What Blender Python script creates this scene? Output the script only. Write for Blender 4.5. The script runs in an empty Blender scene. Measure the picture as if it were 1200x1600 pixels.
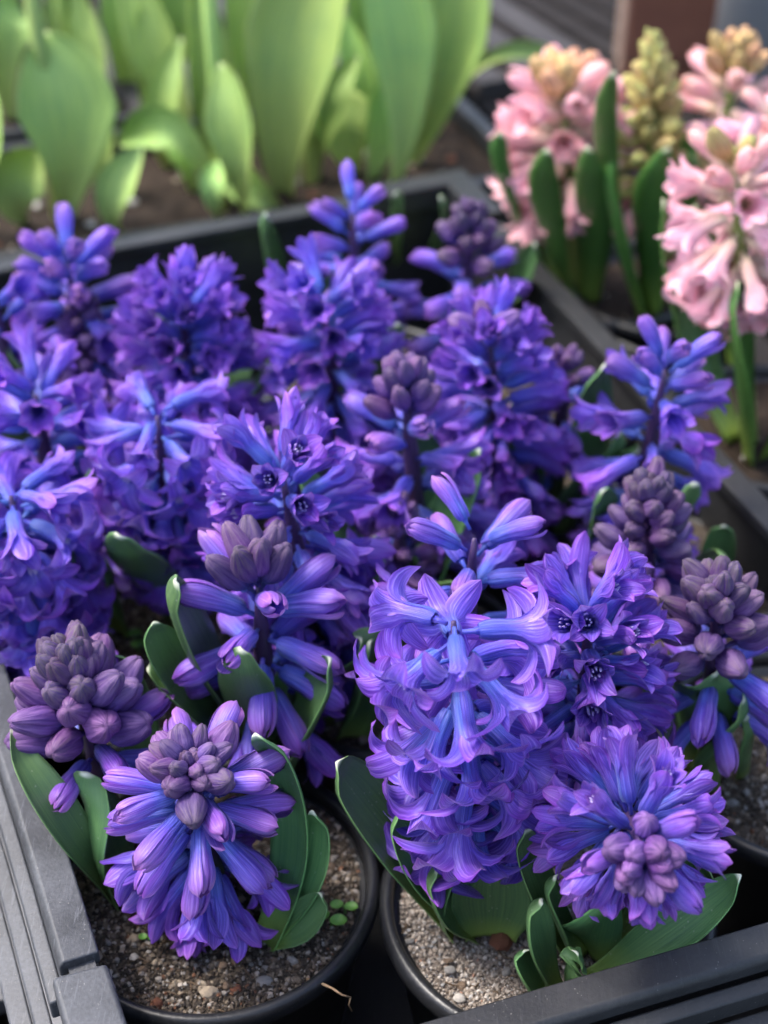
import bpy, math, random
import numpy as np
from mathutils import Vector, Matrix, noise

# ------------------------------------------------------------------ camera, world, light
scene = bpy.context.scene
R = math.radians
cam_d = bpy.data.cameras.new('camera'); cam = bpy.data.objects.new('camera', cam_d)
scene.collection.objects.link(cam); scene.camera = cam
cam.location = (0, 0, .489); cam.rotation_euler = (R(90-37), 0, 0)
cam_d.sensor_fit = 'VERTICAL'; cam_d.sensor_height = 36; cam_d.sensor_width = 27; cam_d.lens = 52
cam_d.clip_start = .01; cam_d.clip_end = 60
cam_d.dof.use_dof = True; cam_d.dof.focus_distance = .43; cam_d.dof.aperture_fstop = 8.0

world = bpy.data.worlds.new('World'); scene.world = world; world.use_nodes = True
SUN_EL, SUN_AZ = R(60), R(-75)          # azimuth from +Y towards +X
wn = world.node_tree; bg = wn.nodes['Background']
sky = wn.nodes.new('ShaderNodeTexSky'); sky.sky_type = 'NISHITA'; sky.sun_disc = False
sky.sun_elevation = SUN_EL; sky.sun_rotation = SUN_AZ; sky.dust_density = 3.0; sky.ozone_density = .6
wn.links.new(sky.outputs[0], bg.inputs[0]); bg.inputs[1].default_value = .13
sd = bpy.data.lights.new('sun', 'SUN'); sd.energy = 1.3; sd.angle = R(16); sd.color = (1, .965, .92)
sun = bpy.data.objects.new('sun', sd); scene.collection.objects.link(sun)
tosun = Vector((math.sin(SUN_AZ)*math.cos(SUN_EL), math.cos(SUN_AZ)*math.cos(SUN_EL), math.sin(SUN_EL)))
sun.rotation_euler = tosun.to_track_quat('Z', 'Y').to_euler(); sun.location = (0, 0, 3)
vs = scene.view_settings; vs.view_transform = 'Standard'; vs.look = 'None'; vs.exposure = 1.74; vs.gamma = 1
vs.use_curve_mapping = False
scene.cycles.max_bounces = 5; scene.cycles.diffuse_bounces = 3; scene.cycles.glossy_bounces = 2; scene.cycles.transmission_bounces = 3; scene.cycles.adaptive_threshold = .03; scene.cycles.use_denoising = True

# ------------------------------------------------------------------ helpers
C = scene.collection
CM = .01
SOIL = .093
rng = random.Random(11)

def tag(o, label=None, cat=None, group=None, kind=None):
    if label: o['label'] = label
    if cat: o['category'] = cat
    if group: o['group'] = group
    if kind: o['kind'] = kind
    return o

def link(name, data, parent=None, loc=None, mat=None):
    o = bpy.data.objects.new(name, data); C.objects.link(o)
    if mat is not None and data is not None and not data.materials: data.materials.append(mat)
    if parent is not None: o.parent = parent
    if loc is not None: o.location = loc
    return o

def mesh_np(name, V, F, mat=None, uv=None, smooth=True, col=None):
    """V (n,3), F list/array of quads or tris, uv per vertex (n,2), col per vertex (n,3)"""
    me = bpy.data.meshes.new(name)
    V = np.asarray(V, dtype=np.float32)
    if isinstance(F, np.ndarray):
        k = F.shape[1]; nf = len(F); fl = F.astype(np.int32).ravel()
        st = np.arange(nf, dtype=np.int32)*k
    else:
        st = np.cumsum([0]+[len(f) for f in F])[:-1].astype(np.int32); nf = len(F)
        fl = np.array([i for f in F for i in f], dtype=np.int32)
    me.vertices.add(len(V)); me.vertices.foreach_set('co', V.ravel())
    me.loops.add(len(fl)); me.loops.foreach_set('vertex_index', fl)
    me.polygons.add(nf); me.polygons.foreach_set('loop_start', st)
    me.update(calc_edges=True)
    me.polygons.foreach_set('use_smooth', np.full(nf, smooth, dtype=bool))
    if uv is not None:
        l = me.uv_layers.new(name='UVMap'); l.data.foreach_set('uv', np.asarray(uv, dtype=np.float32)[fl].ravel())
    if col is not None:
        a = me.color_attributes.new('tint', 'FLOAT_COLOR', 'POINT')
        a.data.foreach_set('color', np.c_[np.asarray(col, dtype=np.float32), np.ones(len(V), dtype=np.float32)].ravel())
    if mat is not None: me.materials.append(mat)
    me.validate(); me.update()
    return me

class MB:
    """collects pieces into one mesh"""
    def __init__(s): s.V = []; s.F = []; s.U = []; s.n = 0
    def add(s, V, F, U=None):
        V = np.asarray(V, float); s.V.append(V)
        s.F += [tuple(int(i)+s.n for i in f) for f in F]
        s.U.append(np.zeros((len(V), 2)) if U is None else np.asarray(U, float)); s.n += len(V)
    def box(s, lo, hi, M=None):
        x0, y0, z0 = lo; x1, y1, z1 = hi
        V = np.array([(x, y, z) for z in (z0, z1) for y in (y0, y1) for x in (x0, x1)], float)
        if M is not None: V = np.array([M @ Vector(v) for v in V])
        s.add(V, [(0, 2, 3, 1), (4, 5, 7, 6), (0, 1, 5, 4), (2, 6, 7, 3), (0, 4, 6, 2), (1, 3, 7, 5)])
    def mesh(s, name, mat, smooth=True):
        return mesh_np(name, np.vstack(s.V), s.F, mat, np.vstack(s.U), smooth)

def grid_faces(nu, nv, off=0, flip=False):
    F = []
    for j in range(nv-1):
        for i in range(nu-1):
            a = off+j*nu+i; q = (a, a+1, a+nu+1, a+nu)
            F.append(q[::-1] if flip else q)
    return F

def tube(pts, rad, n=8, cap=True):
    pts = [Vector(p) for p in pts]; V = []; U = []
    ref = Vector((0, 1, .3)).normalized()
    for i, p in enumerate(pts):
        t = (pts[min(i+1, len(pts)-1)]-pts[max(i-1, 0)]).normalized()
        a = t.cross(ref).normalized(); b = t.cross(a).normalized()
        r = rad[i] if hasattr(rad, '__len__') else rad
        for k in range(n):
            th = 2*math.pi*k/n; V.append(p+(a*math.cos(th)+b*math.sin(th))*r); U.append((k/n, i/(len(pts)-1)))
    F = []
    for i in range(len(pts)-1):
        for k in range(n):
            k2 = (k+1) % n; F.append((i*n+k, i*n+k2, (i+1)*n+k2, (i+1)*n+k))
    if cap:
        F.append(tuple(range(n))[::-1]); F.append(tuple((len(pts)-1)*n+k for k in range(n)))
    return np.array([tuple(v) for v in V]), F, np.array(U)

def bez(a, b, c, t):
    # quadratic through a, b (at t=.5), c
    a, b, c = Vector(a), Vector(b), Vector(c); m = b*2-(a+c)/2
    return a*(1-t)**2+m*(2*t*(1-t))+c*t*t

# ------------------------------------------------------------------ materials
class N:
    def __init__(s, name):
        s.m = bpy.data.materials.new(name); s.m.use_nodes = True; s.t = s.m.node_tree
        s.b = s.t.nodes['Principled BSDF']; s.out = s.t.nodes['Material Output']
    def n(s, typ, ins=None, **kw):
        d = s.t.nodes.new(typ)
        for k, v in kw.items(): setattr(d, k, v)
        for k, v in (ins or {}).items(): s.set(d, k, v)
        return d
    def set(s, d, k, v):
        i = d.inputs[k]
        if isinstance(v, bpy.types.NodeSocket): s.t.links.new(v, i)
        else: i.default_value = v
    def bs(s, **kw):
        for k, v in kw.items(): s.set(s.b, k.replace('_', ' '), v)
    def math(s, op, a, b=0., c=0., clamp=False):
        d = s.n('ShaderNodeMath', {0: a, 1: b, 2: c}, operation=op); d.use_clamp = clamp; return d.outputs[0]
    def mix(s, f, a, b, blend='MIX'):
        d = s.n('ShaderNodeMix', data_type='RGBA', blend_type=blend)
        s.set(d, 0, f); s.set(d, 6, a); s.set(d, 7, b); return d.outputs[2]
    def ramp(s, f, stops, interp='EASE'):
        d = s.n('ShaderNodeValToRGB', {0: f}); e = d.color_ramp.elements; d.color_ramp.interpolation = interp
        while len(e) < len(stops): e.new(.5)
        for i, (p, c) in enumerate(stops): e[i].position = p; e[i].color = (*c, 1) if len(c) == 3 else c
        return d.outputs[0]
    def noise(s, vec, scale, detail=2., rough=.5):
        d = s.n('ShaderNodeTexNoise', {'Scale': scale, 'Detail': detail, 'Roughness': rough})
        if vec is not None: s.set(d, 'Vector', vec)
        return d.outputs[0]
    def bump(s, h, strength, dist=.001):
        d = s.n('ShaderNodeBump', {'Height': h, 'Strength': strength, 'Distance': dist}); s.set(s.b, 'Normal', d.outputs[0])
    def uv(s):
        d = s.n('ShaderNodeTexCoord'); x = s.n('ShaderNodeSeparateXYZ', {0: d.outputs['UV']}); return d, x.outputs[0], x.outputs[1]

def c4(c): return (*c, 1)

def petal_mat(name, stops, edge, vein, tipc, transl=.22, rough=.42, rim=None):
    m = N(name); tc, u, v = m.uv()
    oi = m.n('ShaderNodeObjectInfo'); sep = m.n('ShaderNodeSeparateColor', {0: oi.outputs['Color']})
    rnd = oi.outputs['Random']
    # stretched vein noise, different on every petal
    sc = m.n('ShaderNodeCombineXYZ', {0: m.math('MULTIPLY', u, 15.), 1: m.math('MULTIPLY', v, 1.6), 2: m.math('MULTIPLY', rnd, 37.)})
    vn = m.noise(sc.outputs[0], 1.0, 3., .6)
    v2 = m.math('ADD', v, m.math('MULTIPLY', m.math('SUBTRACT', m.noise(sc.outputs[0], .5, 1.), .5), .35))
    base = m.ramp(v2, stops)
    e = m.math('ABSOLUTE', m.math('MULTIPLY_ADD', u, 2., -1.))
    ef = m.math('MULTIPLY', m.math('POWER', e, 4.), m.math('MULTIPLY', m.math('SUBTRACT', v, .25, clamp=True), 1.3), clamp=True)
    col = m.mix(ef, base, c4(rim or edge))
    # mid vein and side veins
    mv = m.math('SUBTRACT', 1., m.math('MULTIPLY', e, 7.), clamp=True)
    mv = m.math('MULTIPLY', mv, .55)
    vv = m.math('MULTIPLY', m.math('SUBTRACT', .56, vn, clamp=True), 4.2, clamp=True)
    col = m.mix(m.math('MAXIMUM', mv, m.math('MULTIPLY', vv, .75)), col, c4(vein))
    hv = m.math('MULTIPLY', m.math('SUBTRACT', vn, .5, clamp=True), 2.2, clamp=True)
    col = m.mix(hv, col, c4(edge))
    # unopened flowers keep a dull mauve tip
    tf = m.math('MULTIPLY', m.math('MULTIPLY', m.math('POWER', v, 3.), sep.outputs[0]), .95, clamp=True)
    col = m.mix(tf, col, c4(tipc))
    hs = m.n('ShaderNodeHueSaturation', {'Color': col, 'Hue': m.math('MULTIPLY_ADD', rnd, .035, .4825), 'Saturation': 1.0,
             'Value': m.math('MULTIPLY_ADD', m.math('FRACT', m.math('MULTIPLY', rnd, 17.3)), .35, .84)})
    col = hs.outputs[0]
    m.bs(Base_Color=col, Roughness=rough)
    m.set(m.b, 'Specular IOR Level', .45); m.set(m.b, 'Sheen Weight', .12); m.set(m.b, 'Sheen Roughness', .4)
    m.bump(m.math('ADD', vn, m.math('MULTIPLY', mv, -.6)), .55, .0006)
    tr = m.n('ShaderNodeBsdfTranslucent', {'Color': m.mix(.25, col, c4(edge))})
    mx = m.n('ShaderNodeMixShader', {0: transl, 1: m.b.outputs[0], 2: tr.outputs[0]})
    m.t.links.new(mx.outputs[0], m.out.inputs[0])
    return m.m

M = {}
M['petal'] = petal_mat('hyacinth_petal', [(0, (.045, .100, .56)), (.28, (.105, .130, .70)), (.48, (.205, .125, .73)), (.80, (.235, .095, .66)), (1, (.25, .055, .50))],
                       (.56, .44, .96), (.065, .018, .32), (.40, .18, .38), rough=.36, rim=(.24, .035, .47))
M['pink'] = petal_mat('pink_petal', [(0, (.74, .68, .42)), (.3, (.93, .68, .56)), (.6, (.93, .50, .58)), (1, (.92, .37, .50))],
                      (.99, .86, .86), (.86, .36, .46), (.84, .46, .26), transl=.25)

def bud_mat(name, base, mid, tip, grey):
    m = N(name); tc, u, v = m.uv()
    oi = m.n('ShaderNodeObjectInfo'); sep = m.n('ShaderNodeSeparateColor', {0: oi.outputs['Color']}); rnd = oi.outputs['Random']
    obj = tc.outputs['Object']
    col = m.ramp(v, [(0, base), (.45, mid), (1, tip)])
    gn = m.noise(obj, 420., 4., .7)
    gcol = m.mix(m.math('SUBTRACT', gn, .2, clamp=True), c4(grey[0]), c4(grey[1]))
    gf = m.math('MULTIPLY', sep.outputs[0], m.math('MULTIPLY_ADD', v, .75, .35), clamp=True)
    col = m.mix(gf, col, gcol)
    sc = m.n('ShaderNodeCombineXYZ', {0: m.math('MULTIPLY', u, 34.), 1: m.math('MULTIPLY', v, 2.2), 2: m.math('MULTIPLY', rnd, 31.)})
    st = m.noise(sc.outputs[0], 1., 2.)
    col = m.mix(m.math('MULTIPLY', m.math('SUBTRACT', .58, st, clamp=True), 3.4, clamp=True), col, c4([x*.42 for x in mid]))
    hs = m.n('ShaderNodeHueSaturation', {'Color': col, 'Hue': m.math('MULTIPLY_ADD', rnd, .05, .475), 'Value': m.math('MULTIPLY_ADD', m.math('FRACT', m.math('MULTIPLY', rnd, 9.7)), .5, .75)})
    m.bs(Base_Color=hs.outputs[0], Roughness=m.math('MULTIPLY_ADD', gn, .3, .45))
    m.set(m.b, 'Specular IOR Level', .35)
    m.bump(m.math('ADD', st, m.math('MULTIPLY', gn, .9)), .6, .0007)
    return m.m
M['bud'] = bud_mat('hyacinth_bud', (.05, .055, .32), (.17, .060, .34), (.25, .105, .33), ((.075, .050, .078), (.18, .145, .155)))
M['pinkbud'] = bud_mat('pink_bud', (.42, .44, .13), (.70, .46, .22), (.86, .38, .24), ((.38, .42, .11), (.62, .58, .22)))

def leaf_mat(name, main, dark, base, tip, rough=.40, streak=70., basepos=.28):
    m = N(name); tc, u, v = m.uv(); oi = m.n('ShaderNodeObjectInfo'); rnd = oi.outputs['Random']
    sc = m.n('ShaderNodeCombineXYZ', {0: m.math('MULTIPLY', u, streak), 1: m.math('MULTIPLY', v, 1.2), 2: m.math('MULTIPLY', rnd, 53.)})
    st = m.noise(sc.outputs[0], 1., 2., .6)
    bl = m.noise(tc.outputs['Object'], 55., 3.)
    col = m.mix(m.math('MULTIPLY_ADD', m.math('ADD', m.math('MULTIPLY', st, 1.7), m.math('MULTIPLY', bl, .8)), 1.0, -.72, clamp=True), c4(dark), c4(main))
    bf = m.math('SUBTRACT', 1., m.math('DIVIDE', v, basepos), clamp=True)
    col = m.mix(m.math('MULTIPLY', bf, .9), col, c4(base))
    e = m.math('ABSOLUTE', m.math('MULTIPLY_ADD', u, 2., -1.))
    rim = m.math('MULTIPLY', m.math('SUBTRACT', e, .93, clamp=True), 9., clamp=True)
    col = m.mix(rim, col, c4([min(1, x*1.6) for x in main]))
    tf = m.math('MULTIPLY', m.math('SUBTRACT', v, .972, clamp=True), 45., clamp=True)
    col = m.mix(tf, col, c4(tip))
    sp = m.n('ShaderNodeTexVoronoi', {'Vector': tc.outputs['Object'], 'Scale': 330.})
    spk = m.math('MULTIPLY', m.math('LESS_THAN', sp.outputs['Distance'], .10), .35)
    col = m.mix(spk, col, c4((.42, .44, .36)))
    hs = m.n('ShaderNodeHueSaturation', {'Color': col, 'Hue': m.math('MULTIPLY_ADD', rnd, .03, .485), 'Value': m.math('MULTIPLY_ADD', rnd, .4, .8)})
    m.bs(Base_Color=hs.outputs[0], Roughness=m.math('MULTIPLY_ADD', bl, .25, rough-.1))
    m.set(m.b, 'Specular IOR Level', .5); pass
    m.bump(m.math('ADD', st, m.math('MULTIPLY', bl, .5)), .35, .0007)
    return m.m
M['leaf'] = leaf_mat('hyacinth_leaf', (.125, .240, .080), (.045, .120, .050), (.27, .38, .07), (.55, .58, .45))
M['tulip'] = leaf_mat('tulip_leaf', (.38, .53, .12), (.19, .34, .10), (.58, .68, .20), (.45, .52, .25), rough=.62, streak=34., basepos=.55)
M['pinkleaf'] = leaf_mat('pink_hyacinth_leaf', (.085, .20, .035), (.045, .13, .03), (.28, .40, .07), (.5, .55, .35))

def plain(name, col, rough=.5, nscale=0, nmix=None, bump=0., spec=.5, coords='Object', detail=4.):
    m = N(name); tc = m.n('ShaderNodeTexCoord'); c = c4(col)
    if nscale:
        f = m.noise(tc.outputs[coords], nscale, detail, .6)
        f = m.math('MULTIPLY_ADD', f, 2.2, -.6, clamp=True)
        c = m.mix(f, c4(col), c4(nmix))
        if bump: m.bump(f, bump, .001)
    m.bs(Base_Color=c, Roughness=rough); m.set(m.b, 'Specular IOR Level', spec)
    return m.m
def stem_mat():
    m = N('flower_stem'); tc, u, v = m.uv()
    col = m.ramp(v, [(0, (.16, .24, .06)), (.3, (.07, .09, .04)), (.5, (.045, .022, .055)), (1, (.06, .03, .10))])
    m.bs(Base_Color=col, Roughness=.4); return m.m
M['stem'] = stem_mat()
M['pinkstem'] = plain('pink_flower_stem', (.20, .30, .07), .45, 60, (.30, .32, .10))
M['anther'] = plain('anther', (.40, .30, .62), .5, 900, (.62, .55, .80))

def plastic(name, base, dust, amount, rough):
    m = N(name); tc = m.n('ShaderNodeTexCoord'); o = tc.outputs['Object']
    a = m.noise(o, 30., 5., .65); b = m.noise(o, 900., 3., .6)
    mp = m.n('ShaderNodeMapping', {'Vector': o, 'Scale': (900., 60., 400.), 'Rotation': (0, 0, R(-20))})
    s = m.noise(mp.outputs[0], 1., 3., .7)
    f = m.math('MULTIPLY', m.math('MULTIPLY_ADD', a, 1.6, -.35, clamp=True), m.math('MULTIPLY_ADD', b, 1.2, .15), clamp=True)
    scr = m.math('MULTIPLY', m.math('GREATER_THAN', s, .60), .55)
    col = m.mix(m.math('MULTIPLY', m.math('MAXIMUM', f, scr), amount, clamp=True), c4(base), c4(dust))
    vo = m.n('ShaderNodeTexVoronoi', {'Vector': o, 'Scale': 800.})
    sp = m.math('LESS_THAN', vo.outputs['Distance'], m.math('MULTIPLY_ADD', m.noise(o, 140., 4., .7), .75, -.34))
    col = m.mix(m.math('MULTIPLY', sp, .45), col, c4((.36, .33, .30)))
    m.bs(Base_Color=col, Roughness=m.math('MULTIPLY_ADD', f, .25, rough)); m.set(m.b, 'Specular IOR Level', .45)
    m.bump(m.math('ADD', b, m.math('MULTIPLY', s, .5)), .25, .0004)
    return m.m
M['tray'] = plastic('black_tray_plastic', (.009, .010, .011), (.050, .050, .054), .8, .42)
M['tray_grey'] = plastic('weathered_tray_plastic', (.015, .016, .019), (.120, .125, .140), 1.1, .42)
M['pot'] = plastic('black_pot_plastic', (.011, .012, .014), (.055, .055, .058), .5, .27)
M['grit'] = None
def grit_mat():
    m = N('grit_grains'); at = m.n('ShaderNodeAttribute', attribute_name='tint'); tc = m.n('ShaderNodeTexCoord')
    nz = m.noise(tc.outputs['Object'], 1400., 2.)
    hs = m.n('ShaderNodeHueSaturation', {'Color': at.outputs['Color'], 'Value': m.math('MULTIPLY_ADD', nz, .9, .55)})
    m.bs(Base_Color=hs.outputs[0], Roughness=.75); m.set(m.b, 'Specular IOR Level', .35)
    return m.m
M['grit'] = grit_mat()
M['sandsoil'] = plain('sandy_soil', (.17, .14, .115), .9, 700, (.30, .25, .21), .8, .2)
M['soil'] = plain('potting_soil', (.035, .027, .020), .9, 420, (.13, .105, .082), .8, .2)
M['darksoil'] = plain('bark_soil', (.014, .010, .008), .9, 120, (.050, .035, .025), .9, .15)
M['pebble'] = []
for nm, a, b in (('tan_pebble', (.30, .235, .165), (.46, .38, .29)), ('grey_pebble', (.20, .19, .175), (.36, .34, .32)),
                 ('pale_pebble', (.48, .44, .39), (.66, .62, .57)), ('brown_pebble', (.13, .09, .06), (.24, .17, .12)), ('red_pebble', (.16, .055, .03), (.26, .11, .065))):
    M['pebble'].append(plain(nm, a, .7, 260, b, .5, .35))
M['bench'] = plain('bench_plastic', (.016, .014, .014), .9, 40, (.034, .030, .029), .2, .1)
M['mat'] = plain('grey_mat_plastic', (.10, .10, .108), .6, 40, (.19, .19, .20), .2)
M['slat'] = plain('dark_slat', (.020, .017, .017), .7, 40, (.042, .035, .034), .2)
M['wall'] = plain('red_brown_wall', (.17, .062, .036), .8, 22, (.25, .10, .06), .4)
M['mortar'] = plain('wall_mortar', (.20, .13, .10), .9, 60, (.26, .18, .14))
M['post'] = plain('grey_post', (.26, .255, .26), .5, 30, (.33, .325, .33))
M['seed'] = plain('seedling_green', (.10, .26, .045), .45, 300, (.16, .36, .07))
M['fibre'] = plain('compost_fibre', (.05, .032, .02), .85, 500, (.15, .10, .06))
M['root'] = plain('dry_root', (.28, .17, .09), .8, 300, (.42, .29, .17))
M['tulipbud'] = plain('tulip_bud_red', (.55, .04, .09), .45, 50, (.65, .09, .14))

# ------------------------------------------------------------------ layout (metres)
PL = {'P1': ((-0.0535, 0.3092, 0.093), (-0.0561, 0.2972, 0.1723)), 'P2': ((-0.0895, 0.3333, 0.093), (-0.0955, 0.3333, 0.1763)), 'P3': ((-0.0401, 0.3639, 0.093), (-0.0398, 0.3599, 0.1913)), 'P4': ((0.0314, 0.3066, 0.093), (0.0189, 0.3066, 0.2221)), 'P5': ((0.07, 0.3446, 0.093), (0.0627, 0.3446, 0.1886)), 'P6': ((0.0676, 0.2941, 0.093), (0.0685, 0.2591, 0.1798)), 'P7': ((0.1155, 0.3629, 0.093), (0.1055, 0.3579, 0.185)), 'P8': ((0.0963, 0.407, 0.093), (0.0913, 0.407, 0.19)), 'P9': ((0.1002, 0.4741, 0.093), (0.1052, 0.4741, 0.2)), 'P10': ((-0.0204, 0.3976, 0.093), (-0.0338, 0.3976, 0.2065)), 'P11': ((0.0175, 0.4515, 0.093), (0.0075, 0.4615, 0.2)), 'P12': ((0.0244, 0.3652, 0.093), (0.0284, 0.3652, 0.205)), 'P13': ((0.0528, 0.4965, 0.093), (0.0408, 0.4965, 0.199)), 'P14': ((0.0381, 0.5993, 0.093), (0.0381, 0.5993, 0.2)), 'P15': ((-0.0162, 0.5194, 0.093), (-0.0242, 0.5194, 0.202)), 'P16': ((-0.0137, 0.6058, 0.093), (-0.0137, 0.6058, 0.2)), 'P17': ((-0.0814, 0.5263, 0.093), (-0.0814, 0.5263, 0.195)), 'P18': ((-0.0813, 0.4438, 0.093), (-0.0813, 0.4438, 0.199)), 'P19': ((-0.1305, 0.4689, 0.093), (-0.1305, 0.4689, 0.192)), 'P20': ((-0.1221, 0.405, 0.093), (-0.1271, 0.405, 0.192)), 'P21': ((-0.1293, 0.5548, 0.093), (-0.1293, 0.5548, 0.18)), 'P22': ((-0.1335, 0.5618, 0.093), (-0.1335, 0.5618, 0.199)), 'P23': ((-0.1635, 0.5505, 0.093), (-0.1635, 0.5505, 0.19)), 'P24': ((0.0059, 0.4366, 0.093), (0.0059, 0.4366, 0.16)), 'P25': ((0.0741, 0.5161, 0.093), (0.0741, 0.5161, 0.175)), 'K1': ((0.1083, 0.729, 0.093), (0.0909, 0.729, 0.2099)), 'K2': ((0.144, 0.7181, 0.093), (0.1331, 0.7181, 0.2303)), 'K3': ((0.1771, 0.7329, 0.093), (0.1771, 0.7329, 0.225)), 'K4': ((0.1834, 0.6502, 0.093), (0.1834, 0.6502, 0.225)), 'K5': ((0.1732, 0.5811, 0.093), (0.1473, 0.5811, 0.2316))}
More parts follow.
